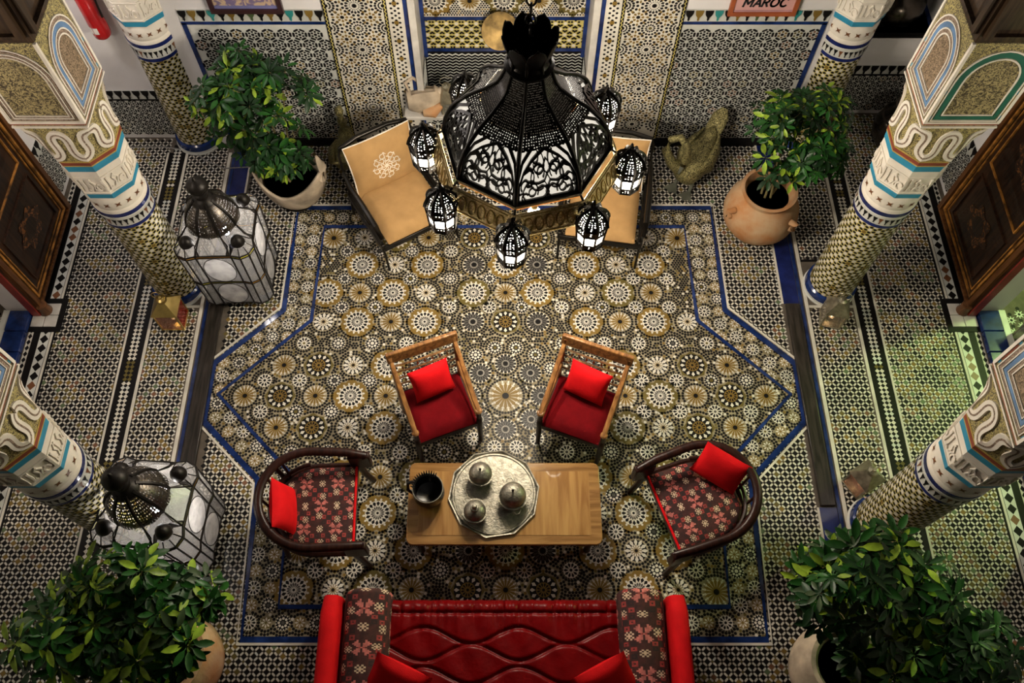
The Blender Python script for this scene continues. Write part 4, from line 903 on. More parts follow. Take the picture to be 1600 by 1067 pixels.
def big_lantern():
    t = thing('glass_floor_lantern', '', 'lantern')
    # plan: square with a rounded bay on each corner
    out = []; B = .205; rb = .115
    for q in range(4):
        a0 = q*PI/2; c = (B*math.sqrt(2)*math.cos(a0+PI/4), B*math.sqrt(2)*math.sin(a0+PI/4))
        for k in range(5): an = a0+PI/4+R(-78+39*k); out.append((c[0]+rb*math.cos(an), c[1]+rb*math.sin(an)))
    n = len(out)
    MB().loft([[(x*.62, y*.62, 0) for x, y in out], [(x*.62, y*.62, .03) for x, y in out], [(x*.80, y*.80, .07) for x, y in out], [(x*.93, y*.93, .115) for x, y in out]]).build('foot', LEAD, t, smooth=25)
    rows = [(.115, .46), (.485, .86)]
    z_k = lambda z: .93+.07*(z-.115)/.75
    P = lambda i, z, e=0: (out[i % n][0]*z_k(z)*(1+e), out[i % n][1]*z_k(z)*(1+e), z)
    for i in range(n):
        for z0, z1 in rows:
            a, b, c, d = P(i, z0), P(i+1, z0), P(i+1, z1), P(i, z1)
            g = MB().add([a, b, c, d], [(0, 1, 2, 3)]).build('glass_pane', GLASS, t, smooth=0)
            if i % 5 == 4:      # the wide faces carry an oval mirror
                ca = Vector(a)*.5+Vector(b)*.5; w = (Vector(b)-Vector(a)); zc = (z0+z1)/2; nrm = Vector((ca.x, ca.y, 0)).normalized(); ctr = (Vector(a)+Vector(b)+Vector(c)+Vector(d))/4+nrm*.004
                ov = [tuple(ctr+w*.46*math.cos(TAU*q/24)+Vector((0,0,(z1-z0)*.46*math.sin(TAU*q/24)))) for q in range(24)]
                MB().add(ov, [tuple(range(24))]).build('oval_glass', OVALG, g, smooth=0); MB().tube(ov+[ov[0]], .0035, 5).build('oval_lead', LEAD, g)
        strip_m = [GLASSY, GLASSA]
        for k, (z0, z1) in enumerate(((.458, .487), (.858, .888))):
            MB().add([P(i, z0, .004), P(i+1, z0, .004), P(i+1, z1, .004), P(i, z1, .004)], [(0, 1, 2, 3)]).build('coloured_strip', strip_m[(i//3+k) % 2], t, smooth=0)
        MB().tube([P(i, .115), P(i, .885)], .0075, 5).build('lead_came', LEAD, t)
    for z in (.115, .46, .485, .86, .887): MB().tube([P(i, z, .003) for i in range(n+1)], .0075, 5).build('lead_came', LEAD, t)
    # sloping shoulder: hexagonal panes rising to the dome ring
    RD, ZD = .205, 1.02; m8 = 8
    ringd = [(RD*math.cos(PI/8+TAU*i/8), RD*math.sin(PI/8+TAU*i/8), ZD) for i in range(8)]
    low = []
    for q in range(4):
        low.append(P(q*5+4, .887)); low.append(P(q*5+5, .887))     # two points per wide face
    low = [low[-1]]+low[:-1] if False else low
    for q in range(4):
        a, b = Vector(P(q*5+4, .887)), Vector(P(q*5+5, .887)); an = math.atan2((a+b).y, (a+b).x)
        top = sorted(ringd, key=lambda p: abs(((math.atan2(p[1], p[0])-an+PI) % TAU)-PI))[:2]
        top.sort(key=lambda p: ((math.atan2(p[1], p[0])-an+PI) % TAU)-PI)
        A, Bv = Vector(top[0]), Vector(top[1]); mid0, mid1 = a.lerp(A, .45)+(A-Bv)*.10, b.lerp(Bv, .45)+(Bv-A)*.10
        pane = [a.lerp(b, .12), a.lerp(b, .88), mid1, Bv, A, mid0]
        g = MB().add([tuple(p) for p in pane], [tuple(range(6))]).build('shoulder_pane', GLASS, t, smooth=0); MB().tube([tuple(p) for p in pane+[pane[0]]], .006, 5).build('lead_came', LEAD, g)
        for tri in ((a, a.lerp(b, .12), mid0), (a.lerp(b, .88), b, mid1)):
            mb = MB().add([tuple(p) for p in tri], [(0, 1, 2)]); mb.uv = [(0,0),(8,0),(4,8)]; mb.build('filigree_corner', FILI, t, smooth=0)
    for q in range(4):      # corner panes between the wide shoulders, with a domed turret on the bay
        b = [Vector(P(q*5+k, .887)) for k in range(5)]; an = q*PI/2+PI/4
        top = sorted(ringd, key=lambda p: abs(((math.atan2(p[1], p[0])-an+PI) % TAU)-PI))[:2]; top.sort(key=lambda p: ((math.atan2(p[1], p[0])-an+PI) % TAU)-PI)
        A, Bv = Vector(top[0]), Vector(top[1]); c = Vector((B*1.414*math.cos(an), B*1.414*math.sin(an), .93)); c0, c1 = c+Vector((math.sin(an), -math.cos(an), 0))*.06-Vector((math.cos(an), math.sin(an), 0))*.03, c-Vector((math.sin(an), -math.cos(an), 0))*.06-Vector((math.cos(an), math.sin(an), 0))*.03
        pane = [b[0], c0, c1, b[4], Bv, A]; g = MB().add([tuple(p) for p in pane], [tuple(range(6))]).build('shoulder_pane', GLASS, t, smooth=0); MB().tube([tuple(p) for p in pane+[pane[0]]], .006, 5).build('lead_came', LEAD, g)
        for k in range(4):
            pn = [b[k], b[k+1], c+(b[k+1]-c)*.55+Vector((0,0,.03)), c+(b[k]-c)*.55+Vector((0,0,.03))]; MB().add([tuple(p) for p in pn], [(0,1,2,3)]).build('turret_pane', GLASS, t, smooth=0); MB().tube([tuple(pn[0]), tuple(pn[3])], .0045, 5).build('lead_came', LEAD, t)
        MB().lathe([(.058,.935),(.056,.955),(.046,.985),(.028,1.003),(.010,1.012),(0,1.014)], 16, (c.x, c.y)).build('turret_cap', LEAD, t)
    # metal dome with pierced lobes
    pr = [(RD*1.02, ZD-.01), (RD*1.0, ZD+.02), (.185, ZD+.09), (.150, ZD+.155), (.105, ZD+.205), (.07, ZD+.235)]
    MB().lathe([(RD*1.06, ZD-.022), (RD*1.06, ZD+.006), (RD, ZD+.012)], 8, rot=PI/8, caps=False).build('dome_ring', LEAD, t, smooth=20)
    for i in range(8):
        def lobe(u, v):
            k = v*(len(pr)-1); j = min(int(k), len(pr)-2); q = k-j; r = pr[j][0]*(1-q)+pr[j+1][0]*q; z = pr[j][1]*(1-q)+pr[j+1][1]*q
            th = PI/8+(i+u)*TAU/8; return (r*math.cos(th)*(1+.07*math.sin(PI*u)*(1-v)), r*math.sin(th)*(1+.07*math.sin(PI*u)*(1-v)), z)
        mb = MB().grid(6, 10, lobe); mb.uv = [(a/6*9, b/10*14) for b in range(11) for a in range(7)]; mb.build('dome_lobe', FILI, t, smooth=60)
        MB().tube([lobe(0, k/10) for k in range(11)], [.014]*9+[.016, .02], 6).build('dome_rib', LEAD, t)
    MB().lathe([(.10, ZD+.20), (.088, ZD+.235), (.05, ZD+.26), (.045, ZD+.29), (.062, ZD+.30), (.062, ZD+.31), (.044, ZD+.32), (.044, ZD+.345)], 24).build('neck', LEAD, t)
    MB().lathe([(.035, ZD+.335), (.072, ZD+.355), (.085, ZD+.385), (.078, ZD+.415), (.05, ZD+.445), (.018, ZD+.462), (.008, ZD+.49), (0, ZD+.495)], 24).build('finial', LEAD, t)
    return t
A = big_lantern(); A.location = (-2.36, 4.10, 0); A.rotation_euler = (0, 0, R(2)); tag(A, 'tall mirrored glass lantern glowing beside the column and crescent pot', 'lantern', 'mirrored glass floor lanterns')
Bq = copy_tree(A); Bq.location = (-2.50, 1.76, 0); Bq.rotation_euler = (0, 0, R(-4)); Bq['label'] = 'tall mirrored glass lantern behind the bushy plant at lower left'
for o, pw in ((A, 9), (Bq, 12)):
    b_ = MB().lathe([(0,.80),(.02,.805),(.03,.83),(.024,.86),(.012,.885)], 14, (.06, -.02)).build('bulb', mat('cool_bulb', (1,1,1), .3, emit=22, ecol=(.92,.95,1.0)), o); MB().tube([(.06,-.02,.885),(.03,-.01,1.0),(0,0,1.24)], .008, 6).build('lamp_flex', LEAD, o)
    light_in(o, (.06, -.02, .76), pw, (1.0, .93, .86), .04)
# ---- small brass house lanterns
COPPER = mat('rosy_glass', (0.42, 0.22, 0.15), .25, .3, var=.25, alpha=.75); REDGL = mat('ruby_glass', (0.22, 0.012, 0.006), .15, .1, var=.4, alpha=.85); CLEAR = mat('smoked_glass', (0.22, 0.21, 0.17), .1, .2, alpha=.55); FLAME = mat('candle_flame', (1, .8, .5), emit=20, ecol=(1, .72, .40)); WAX = mat('candle_wax', (.8, .7, .55), .6)
def small_lantern(loc, rz, w, h, rf, label, front, side, metal, lit, group='small table lanterns'):
    t = thing('candle_lantern', label, 'lantern', loc, rz, group)
    MB().box(-w, w, -w, w, 0, .018).build('base', metal, t, bevel=.003)
    for sx in (-1, 1):
        for sy in (-1, 1): MB().box(sx*(w-.010)-.007, sx*(w-.010)+.007, sy*(w-.010)-.007, sy*(w-.010)+.007, .015, h).build('post', metal, t)
    for k in range(4):
        a = k*PI/2; M = Matrix.Rotation(a, 4, 'Z'); MB(M).box(-w+.016, w-.016, -w+.006, -w+.010, .02, h).build('glass_pane', front if k == 0 else side, t, smooth=0)
    e = w+.008
    MB().loft([[(-e,-e,h),(e,-e,h),(e,e,h),(-e,e,h)], [(-.03,-.03,h+rf),(.03,-.03,h+rf),(.03,.03,h+rf),(-.03,.03,h+rf)]]).build('roof', metal, t, smooth=0)
    MB().lathe([(.040,h+rf-.005),(.046,h+rf+.012),(.040,h+rf+.032),(.018,h+rf+.042),(.012,h+rf+.055)], 18).build('cap', metal, t)
    MB().tube([(.058*math.cos(TAU*i/20), 0, h+rf+.085+.050*math.sin(TAU*i/20)) for i in range(21)], .0035, 6, up=(0,1,0)).build('ring_handle', metal, t)
    MB().lathe([(.022,.018),(.022,.055)], 14).build('candle', WAX, t)
    if lit:
        MB().lathe([(0,.055),(.006,.062),(.008,.075),(.003,.092),(0,.096)], 10).build('flame', FLAME, t); light_in(t, (0, 0, .11), lit, (1, .62, .32), .015)
    return t
PEWTER = mat('aged_pewter', (0.36, 0.33, 0.24), .4, .85, var=.2, scale=20)
small_lantern((-2.93, 3.70, 0), R(0), .105, .25, .10, 'brass lantern with rosy and red panes at the foot of the left column', COPPER, REDGL, BRASS, .8)
small_lantern((2.90, 3.71, 0), R(-12), .092, .22, .095, 'grey metal lantern at the foot of the right column above the dark kerb', CLEAR, CLEAR, PEWTER, .5)
small_lantern((2.86, 2.18, 0), R(30), .095, .22, .095, 'grey metal lantern with lit rosy pane leaning near the right edge column', COPPER, COPPER, PEWTER, .9)
small_lantern((4.62, 3.45, 0), R(10), .13, .30, .12, 'smoked glass lantern inside the doorway at the right edge', CLEAR, CLEAR, PEWTER, 0)
small_lantern((-.525, 5.63, .586), R(8), .062, .135, .14, 'slim glass lantern beside the stone amphora on the fountain ledge', CLEAR, CLEAR, PEWTER, 0)
small_lantern((-4.60, 3.40, 0), R(0), .13, .30, .12, 'brown glass lantern inside the doorway at the left edge', COPPER, COPPER, BRASS, 0)
# ================================================================== PLANTS AND POTS
LEAFG = mat('leaf_green', (0.014, 0.070, 0.010), .38, var=.35, scale=6, spec=.22); LEAFD = mat('leaf_dark', (0.012, 0.040, 0.012), .4, var=.3, scale=6, spec=.2); LEAFY = mat('leaf_lime', (0.24, 0.36, 0.03), .4, var=.35, scale=9, spec=.2); LEAFGR = mat('leaf_greyish', (0.055, 0.085, 0.038), .4, var=.3, spec=.22); STEM = mat('stem', (0.16, 0.13, 0.05), .7); SOIL = mat('soil', (.02, .014, .010), .95, bump=.6)
def leaf_mesh(k, mats):
    rnd = random.Random(k); mb = MB(); n = rnd.choice((7, 8, 8, 9))
    for i in range(n):
        a = TAU*i/n+rnd.uniform(-.15, .15); ln = rnd.uniform(.085, .125); wd = ln*.17; dr = rnd.uniform(.15, .55); mi = 0 if rnd.random() < .76 else 1
        rows = [(0, .05), (.15, .12), (.35, .85), (.6, 1.0), (.85, .62), (1, .03)]; vs = []
        for q, wq in rows:
            r = .014+ln*q; z = .03*q-dr*ln*q*q
            for s_ in (-1, 0, 1): vs.append((r*math.cos(a)-s_*wd*wq*math.sin(a), r*math.sin(a)+s_*wd*wq*math.cos(a), z-(0 if s_ else .006*wq)))
        fs = [(j*3+c, j*3+c+1, j*3+c+4, j*3+c+3) for j in range(5) for c in range(2)]
        mb.add(vs, fs, mi)
    mb.tube([(0,0,0), (.01,.004,-.04), (.03,.01,-.085)], .0028, 4, mi=2); return mb.mesh('leaf', [*mats, STEM], 80)
LV = {'g': [leaf_mesh(k, (LEAFG, LEAFY)) for k in range(4)], 'd': [leaf_mesh(k+9, (LEAFD, LEAFG)) for k in range(4)], 'r': [leaf_mesh(k+20, (LEAFGR, LEAFG)) for k in range(3)]}
def bush(name, label, base, ctr, rad, n, seed, mix='ggggddr', size=1.0, stems=6, extra=()):
    """irregular crown made of several overlapping clumps of palmate leaves"""
    rnd = random.Random(seed); t = thing(name, label, 'plant', base, 0, 'leafy potted shrubs'); C0 = Vector(ctr)-Vector(base); cl_ = []
    for k in range(8):
        z = rnd.uniform(-.55, .75); a = TAU*k/8+rnd.uniform(-.4, .4); q = math.sqrt(1-z*z)*rnd.uniform(.35, .72)
        cl_.append((C0+Vector((q*math.cos(a)*rad[0], q*math.sin(a)*rad[1], z*.7*rad[2])), rnd.uniform(.36, .56)))
    cl_ += [(Vector(p)-Vector(base), k) for p, k in extra]
    for k in range(n):
        cc, kr = rnd.choice(cl_); z = rnd.uniform(-.5, 1); a = rnd.uniform(0, TAU); rr = rnd.uniform(.5, 1.0)**.5; q = math.sqrt(max(0, 1-z*z)); d = Vector((q*math.cos(a), q*math.sin(a), z))
        p = cc+Vector((d.x*rad[0]*rr*kr, d.y*rad[1]*rr*kr, d.z*rad[2]*rr*kr))
        up = (d*.8+Vector((rnd.uniform(-.5, .5), rnd.uniform(-.6, .35), .8))).normalized(); rot = up.to_track_quat('Z', 'Y').to_matrix() @ Matrix.Rotation(rnd.uniform(0, TAU), 3, 'Z')
        kind = rnd.choice(mix); s_ = size*rnd.uniform(.72, 1.25)
        obj_of(rnd.choice(LV[kind]), 'leaf', t, p, rot.to_euler(), (s_, s_, s_))
    for k in range(stems):
        a = TAU*k/stems; e = cl_[k % len(cl_)][0]; s0 = Vector((.05*math.cos(a), .05*math.sin(a), .0))
        MB().tube([tuple(s0), tuple(s0.lerp(e, .5)+Vector((0,0,.06))), tuple(e)], [.011, .009, .006], 6).build('stem', STEM, t)
    return t
TERRA = mat('terracotta', (0.40, 0.18, 0.07), .85, scale=6, bump=.5, bscale=22, col2=(.46, .32, .19), spec=.2); STONE = mat('pale_stone', (0.50, 0.40, 0.29), .8, var=.25, scale=5, bump=.35, bscale=16)
def tub(label, loc, r, h, m, neck, rim, group='large pots of the shrubs', ears=()):
    t = thing('plant_pot', label, 'pot', loc, 0, group)
    MB().lathe([(r*.55,0),(r*.72,h*.06),(r*.95,h*.28),(r,h*.45),(r*.95,h*.62),(r*.80,h*.80),(neck,h*.88),(neck*1.0,h*.93),(rim,h*.985),(rim,h),(rim*.88,h),(neck*.86,h*.9),(neck*.86,h*.82)], 48, caps=False).build('body', m, t)
    MB().lathe([(0,h*.83),(neck*.88,h*.83)], 32).build('soil', SOIL, t)
    for a in ears:
        c = Vector((math.cos(R(a)), math.sin(R(a)), 0)); MB().tube([tuple(c*r*.90+Vector((0,0,h*.70))), tuple(c*(r*1.06)+Vector((0,0,h*.72))), tuple(c*(r*1.03)+Vector((0,0,h*.60))), tuple(c*r*.95+Vector((0,0,h*.56)))], [.03,.028,.028,.03], 10).build('lug', m, t)
    return t
tub('round terracotta pot of the shrub by the right column', (2.36, 4.72, 0), .34, .56, TERRA, .225, .25, ears=(-50, 200))
bush('schefflera', 'leafy green shrub spilling from the round terracotta pot', (2.36, 4.74, .47), (2.60, 4.98, .98), (.50, .40, .38), 180, 2, 'gggddd', .92, 6, (((2.45, 4.75, .70), .3),))
# crescent pot: bowl cut by a slanting plane with two horns
t = thing('crescent_pot', 'pale crescent-shaped stone pot with two horns under the leafy shrub', 'pot', (-1.98, 5.04, 0), R(-18), 'large pots of the shrubs')
def cres(u, v):
    th = TAU*u; k = v; r = .33*math.sin(min(1, .18+.82*k)*PI*.5)**.8; lift = .30+.16*abs(math.cos(th))**1.5+.10*max(0, math.cos(th))**4
    z = lift*k**1.6; rr = r*(1+.10*abs(math.cos(th))**2*k); return (rr*math.cos(th), rr*.78*math.sin(th), z+.02)
MB().grid(48, 16, cres).build('bowl', STONE, t, smooth=80).modifiers.new('thick', 'SOLIDIFY').thickness = .022
MB().tube([(.34,0,.48),(.36,.01,.58),(.34,.01,.66),(.33,.01,.74)], [.075,.055,.035,.012], 10, flat=.6).build('tall_horn', STONE, t); MB().tube([(-.34,0,.42),(-.37,0,.48),(-.35,0,.53)], [.05,.04,.02], 10).build('short_horn', STONE, t); MB().lathe([(0,.27),(.28,.27)], 24, sq=.75).build('soil', SOIL, t)
MB().lathe([(.16,0),(.18,.03),(.14,.045)], 20).build('foot_ring', BLKMETAL, t)
bush('schefflera', 'tall leafy shrub in the crescent pot before the tiled back wall', (-2.02, 5.06, .29), (-2.19, 5.20, 1.08), (.50, .36, .58), 230, 5, 'gggddd', 1.0, 6, (((-2.02, 4.98, .66), .36), ((-1.92, 4.98, .64), .32), ((-2.12, 5.0, .72), .4)))
tub('clay pot hidden under the bushy plant at lower left', (-2.32, .80, 0), .32, .52, TERRA, .24, .27)
bush('schefflera', 'broad bushy plant with lime leaves at the lower left corner', (-2.34, .82, .43), (-2.52, .95, 1.02), (.66, .44, .36), 230, 8, 'ggggdr', 1.15)
tub('pale stone pot beside the bushy plant at lower right', (2.33, .74, 0), .31, .54, STONE, .22, .25)
tub('orange clay pot of the dense plant at lower right', (2.66, 1.48, 0), .26, .44, TERRA, .2, .235)
bush('schefflera', 'dense plant with broad grey-green leaves at the lower right', (2.64, 1.46, .37), (2.37, 1.14, 1.08), (.50, .44, .36), 200, 11, 'gggdr', 1.15, 6, (((2.46, .80, .72), .5), ((2.52, .74, .62), .4)))
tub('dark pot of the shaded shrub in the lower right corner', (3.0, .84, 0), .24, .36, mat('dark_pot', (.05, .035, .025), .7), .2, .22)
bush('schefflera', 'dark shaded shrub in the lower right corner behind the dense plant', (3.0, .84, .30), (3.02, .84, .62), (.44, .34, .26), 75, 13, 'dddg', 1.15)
# ================================================================== BIRDS
PATINA = speckle('patinated_bronze', (0.40, 0.35, 0.15), (0.05, 0.045, 0.02), 60, .42, .7, .8); PEW2 = mat('webbed_foot_metal', (0.22, 0.23, 0.18), .5, .6)
def duck(label, loc, rz, neck, group='bronze ducks by the wall'):
    t = thing('duck_figure', label, 'sculpture', loc, rz, group)
    MB().tube([(0,-.20,.24),(0,-.16,.235),(0,-.06,.25),(0,.08,.28),(0,.20,.34),(0,.30,.42),(0,.36,.48)], [.04,.105,.145,.15,.115,.07,.02], 18, flat=.92).build('body', PATINA, t, smooth=70)
    MB().tube([(0,.24,.37),(0,.34,.46),(0,.42,.55),(0,.47,.61)], [.06,.085,.08,.03], 12, flat=.28).build('tail', PATINA, t, smooth=60)
    for s in (-1, 1): MB().tube([(s*.10,-.10,.30),(s*.145,.04,.31),(s*.13,.18,.36),(s*.08,.30,.45)], [.05,.085,.07,.02], 12, flat=.5, up=(s,0,.3)).build('wing', PATINA, t, smooth=60)
    if neck == 's':
        MB().tube([(-.03,-.12,.26),(-.15,-.17,.36),(-.22,-.19,.50),(-.20,-.18,.65),(-.12,-.17,.72),(-.04,-.17,.66),(-.02,-.17,.52)], [.078,.052,.042,.037,.036,.037,.040], 14).build('neck', PATINA, t, smooth=70)
        MB().tube([(-.02,-.17,.54),(-.02,-.175,.48),(-.025,-.19,.42)], [.045,.052,.03], 12).build('head', PATINA, t, smooth=70); MB().tube([(-.025,-.18,.43),(-.03,-.205,.37),(-.035,-.215,.32)], [.024,.020,.008], 8, flat=.6).build('beak', PEW2, t)
    else:
        MB().tube([(0,-.12,.28),(0,-.19,.40),(0,-.17,.52),(0,-.12,.62),(0,-.12,.70)], [.095,.070,.052,.044,.042], 14).build('neck', PATINA, t, smooth=70)
        MB().tube([(0,-.09,.72),(0,-.13,.735),(0,-.18,.725)], [.03,.052,.03], 12).build('head', PATINA, t, smooth=70); MB().tube([(0,-.17,.725),(0,-.23,.71),(0,-.26,.70)], [.024,.022,.008], 8, flat=.5).build('beak', PEW2, t)
    for s in (-1, 1):
        MB().tube([(s*.07,-.04,.17),(s*.08,-.10,.02)], [.022,.016], 8).build('shank', PEW2, t); MB().prism([(s*.08,-.06),(s*.08-.075,-.20),(s*.08-.03,-.19),(s*.08,-.225),(s*.08+.03,-.19),(s*.08+.075,-.20)], 0, .014).build('webbed_foot', PEW2, t)
    return t
duck('bronze duck with curled neck standing left of the terracotta pot', (1.78, 5.24, 0), R(-36), 's'); duck('bronze duck with upright neck beside the tan chair on the left', (-1.52, 5.42, 0), R(182), 'u').scale = (.86, .86, .92)
# ================================================================== LEDGE, WALL AND CORNER THINGS
t = thing('stone_amphora', 'broken pale stone amphora lying on the left of the fountain ledge', 'jar', (-.74, 5.66, .586), R(12), 'vessels on the fountain ledge')
def amph(u, v):
    th = TAU*u; x = -.16+.32*v; r = .030+.095*math.sqrt(max(0, 1-((v-.46)/.56)**2)); cut = .66 if (.15 < v < .8 and math.sin(th) > .2 and math.cos(th) < .2) else 1.0; return (x, -r*math.cos(th)*cut, .118+r*math.sin(th)*cut)
MB().grid(32, 24, amph).build('body', STONE, t, smooth=70)
MB().tube([(-.13,.02,.19),(-.15,.05,.29),(-.08,.06,.33),(-.02,.05,.27),(-.03,.03,.22)], .018, 10).build('handle', STONE, t); MB().tube([(.12,0,.14),(.17,-.01,.18),(.21,-.02,.19)], [.05,.042,.03], 12).build('spout', STONE, t); MB().tube([(-.02,-.10,.05),(.06,-.13,.06),(.14,-.10,.10)], [.05,.06,.03], 12).build('broken_lip', TERRA, t)
MB().lathe([(.07,.0),(.09,.01),(.05,.02)], 16, (-.02, 0)).build('rest', STONE, t)
t = thing('terracotta_bowl', 'wide terracotta bowl on the right of the fountain ledge', 'bowl', (.72, 5.635, .586), 0, 'vessels on the fountain ledge')
MB().lathe([(.07,0),(.11,.02),(.165,.10),(.175,.17),(.160,.175),(.12,.14),(.11,.10),(0,.09)], 36).build('body', mat('orange_clay', (0.42, 0.17, 0.07), .6, var=.2), t); MB().lathe([(0,.115),(.075,.115),(.095,.135),(.085,.14),(.07,.125)], 28, (-.01, 0)).build('inner_dish', mat('orange_clay', (0,0,0)), t)
t = thing('brass_plate', 'round brass plate standing in the tiled niche behind the chandelier', 'plate', (-.035, 5.90, 1.275), 0)
M = Matrix.Rotation(R(62), 4, 'X'); MB(M).lathe([(0,.0),(.10,.004),(.135,.016),(.165,.022),(.168,.018),(.13,.004),(.09,-.008),(0,-.012)], 40).build('dish', mat('aged_brass', (.36, .24, .09), .58, .75, var=.3, scale=9, bump=.15), t); MB().tube([(0,.02,-.02),(0,.06,-.05),(0,.10,-.04)], .01, 6).build('bracket', BRASS, t)
t = thing('fire_extinguisher', 'red fire extinguisher hung on the white wall at upper left', 'extinguisher', (-3.42, 5.70, 0))
REX = mat('extinguisher_red', (0.42, 0.01, 0.012), .25, var=.1, coat=.4)
MB().lathe([(0,1.40),(.05,1.402),(.072,1.425),(.075,1.46),(.075,1.84),(.06,1.90),(.03,1.93),(.025,1.97)], 28).build('cylinder', REX, t); MB().lathe([(.0757,1.49),(.0757,1.565)], 28, caps=False).build('label_band', REX, t)
for a0, a1 in ((-150, -112), (-108, -78)):
    mb = MB().grid(6, 1, lambda u, v: (.0762*math.cos(R(a0+(a1-a0)*u)), .0762*math.sin(R(a0+(a1-a0)*u)), 1.485+.065*v)); mb.build('paper_label', mat('paper', (.7,.66,.6), .7), t)
MB().box(-.02, .02, -.05, .05, 1.97, 2.01).build('valve', BLKMETAL, t); MB().tube([(0,.06,1.98),(0,.085,1.85),(0,.09,1.7)], .008, 6).build('wall_bracket', BLKMETAL, t); MB().tube([(.03,-.03,1.98),(.11,-.04,1.9),(.10,-.05,1.65)], .010, 8).build('hose', BLKMETAL, t)
# painting and poster, both leaning slightly off the wall
t = thing('framed_painting', 'dark-framed painting with muted landscape colours above the left dado', 'picture', (-2.12, 5.705, 1.66))
fx = MB(); fx.box(-.30, .30, -.035, 0, 0, .045); fx.box(-.30, .30, -.035, 0, .42, .46); fx.box(-.30, -.26, -.035, 0, .045, .42); fx.box(.26, .30, -.035, 0, .045, .42); fx.build('frame', mat('dark_frame', (.035, .012, .014), .4), t)
MB().box(-.26, .26, -.018, -.004, .045, .42).build('canvas', speckle('painted_canvas', (0.50, 0.36, 0.24), (0.16, 0.12, 0.22), 9, .6, 0, .1), t, smooth=0); MB().box(-.26, .26, -.021, -.018, .045, .075).build('mount_strip', mat('blue_mount', (.16, .16, .34), .6), t, smooth=0)
t = thing('framed_poster', 'pink poster in orange frame with the bold word MAROC', 'poster', (2.13, 5.705, 1.632))
fx = MB(); fx.box(-.28, .28, -.03, 0, 0, .035); fx.box(-.28, .28, -.03, 0, .72, .755); fx.box(-.28, -.245, -.03, 0, .035, .72); fx.box(.245, .28, -.03, 0, .035, .72); fx.build('frame', mat('orange_frame', (.34, .085, .03), .45), t)
MB().box(-.245, .245, -.016, -.004, .035, .72).build('print', mat('pink_print', (.60, .32, .30), .6, var=.04), t, smooth=0); MB().box(-.245, .245, -.018, -.016, .04, .055).build('print_margin', mat('mauve_margin', (.42, .22, .24), .6), t, smooth=0)
lt = MB(); H_ = .078; INK = .0175
GLYPH = {'M': [[(0, 0), (0, 1), (.48, .32), (.96, 1), (.96, 0)]], 'A': [[(0, 0), (.42, 1), (.84, 0)], [(.18, .32), (.66, .32)]],
         'R': [[(0, 0), (0, 1), (.45, 1), (.62, .86), (.62, .66), (.45, .52), (0, .52)], [(.30, .50), (.66, 0)]],
         'O': [[(.46+.46*math.cos(TAU*i/20), .5+.5*math.sin(TAU*i/20)) for i in range(21)]], 'C': [[(.46+.46*math.cos(R(45+270*i/16)), .5+.5*math.sin(R(45+270*i/16))) for i in range(17)]]}
x_ = -.172
for ch, wd in (('M', 1.20), ('A', 1.02), ('R', .92), ('O', 1.16), ('C', .9)):
    for P in GLYPH[ch]:
        for p, q in zip(P[:-1], P[1:]):
            e = Vector((q[0]-p[0], q[1]-p[1])).normalized()*.07; p2, q2 = (p[0]-e.x, p[1]-e.y), (q[0]+e.x, q[1]+e.y)
            lt.strip([(x_+u*H_*.82+v*H_*.18, v*H_) for u, v in (p2, q2)], INK, lambda u, v, h: (u, -h, v), 0, .0015)
    x_ += wd*H_*.88
lt.build('lettering', mat('poster_ink', (.01, .01, .012), .6), t, smooth=0, loc=(0, -.0165, .092))
# bronze vases in the far right corner
DARKB = mat('dark_bronze', (0.075, 0.062, 0.05), .22, .9, var=.2)
t = thing('bronze_teapot', 'dark bronze kettle on the chequered window ledge at upper right', 'kettle', (3.62, 6.42, 1.001), R(20))
MB().lathe([(.15,0),(.20,.03),(.25,.12),(.24,.20),(.17,.27),(.10,.30),(.09,.34),(.06,.38),(.03,.40),(0,.43)], 36).build('body', DARKB, t); MB().tube([(.20,0,.2),(.33,.02,.30),(.36,.02,.20),(.24,.01,.10)], .022, 10).build('handle', DARKB, t); MB().tube([(-.20,0,.12),(-.32,0,.2),(-.36,0,.33)], [.05,.03,.02], 10).build('spout', DARKB, t)
t = thing('bronze_vase', 'dark bronze vase on the floor in the shaded far right corner', 'vase', (3.82, 5.70, 0))
MB().lathe([(.11,0),(.13,.03),(.21,.16),(.23,.28),(.19,.40),(.10,.48),(.09,.53),(.13,.56),(.11,.56),(.08,.5)], 36, caps=False).build('body', DARKB, t); MB().lathe([(.19,.395),(.2,.405),(.18,.41)], 36, caps=False).build('collar', DARKB, t)
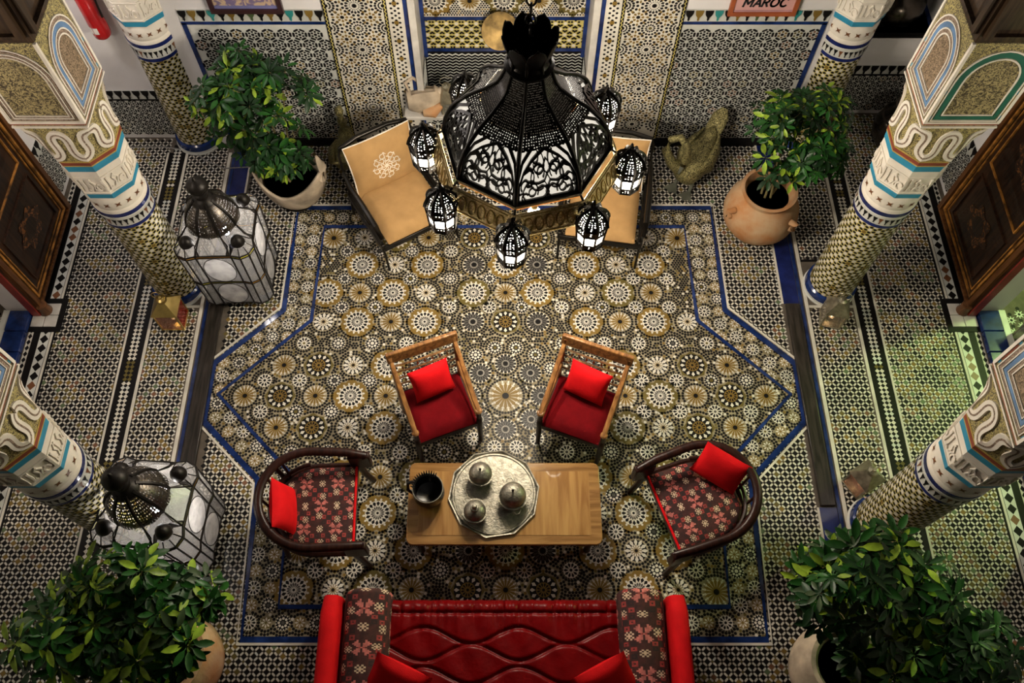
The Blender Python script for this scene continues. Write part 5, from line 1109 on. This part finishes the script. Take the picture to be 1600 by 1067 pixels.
# ================================================================== DOOR LEAVES
DOORW = wood('carved_door_wood', (0.045, 0.018, 0.008), (0.012, 0.006, 0.004), .35, .3, axis=2); GOLDP = mat('ochre_paint_line', (0.36, 0.15, 0.025), .5, var=.35, scale=14); REDW = mat('red_door_edge', (0.20, 0.018, 0.012), .4); ORN = speckle('painted_ornament', (0.30, 0.11, 0.025), (0.035, 0.014, 0.006), 14, .5, 0, .1, .56)
for s, n_ in ((-1, 1), (1, 2)):
    X0 = s*4.13
    d = struct(MB().box(min(X0, X0+s*.06), max(X0, X0+s*.06), 3.74, 4.93, .03, 2.85).build('door_%d' % n_, DOORW, bevel=.004))
    df = (lambda s, X0: (lambda u, v, h: (X0-s*h, u, v)))(s, X0)
    MB().box(min(X0-s*.004, X0+s*.064), max(X0-s*.004, X0+s*.064), 3.728, 3.742, .03, 2.85).build('door_edge', REDW, d, smooth=0)
    MB().lathe([(.055,0),(.06,.02),(.05,.05),(.05,.12)], 20, (s*4.10, 3.79)).build('door_pivot', wood('pivot_wood', (.16,.07,.03), (.07,.03,.012), axis=2), d)
    MB().strip([(3.80, .09), (3.80, 2.78), (4.87, 2.78), (4.87, .09)], .055, df, 0, .028, closed=True).build('door_frame', wood('frame_wood', (0.15, 0.06, 0.018), (0.06, 0.022, 0.008), axis=2), d, smooth=0)
    for off, wd in ((.06, .022), (.105, .010)): MB().strip([(3.80+off, .09+off), (3.80+off, 2.78-off), (4.87-off, 2.78-off), (4.87-off, .09+off)], wd, df, 0, .020 if off < .1 else .012, closed=True).build('ochre_line', GOLDP, d, smooth=0)
    for z0, z1 in ((.25, .80), (.95, 1.75), (1.9, 2.6)):
        MB().strip([(3.98, z0), (3.98, z1), (4.70, z1), (4.70, z0)], .016, df, 0, .016, closed=True).build('panel_moulding', GOLDP if z0 > .5 else DOORW, d, smooth=0)
        cz = (z0+z1)/2; P = [(4.34+.20*math.cos(TAU*i/32)*(1+.18*math.cos(6*TAU*i/32)), cz+.15*math.sin(TAU*i/32)*(1+.18*math.cos(6*TAU*i/32))) for i in range(32)]
        MB().add([df(u, v, .004) for u, v in P], [tuple(range(32))]).build('painted_ornament', ORN, d, smooth=0)
        P = [(4.34+.10*math.cos(TAU*i/24), cz+.085*math.sin(TAU*i/24)) for i in range(24)]; MB().add([df(u, v, .006) for u, v in P], [tuple(range(24))]).build('ornament_centre', DOORW, d, smooth=0)
# loose cable on the floor
tag(MB().tube([(-4.0,5.66,.008),(-3.4,5.67,.008),(-3.1,5.62,.008),(-2.95,5.50,.008),(-2.75,5.40,.008),(-2.45,5.42,.008)], .007, 6).build('power_cable', mat('grey_cable', (.22,.21,.20), .5)), 'thin grey cable running along the floor behind the crescent pot', 'cable')
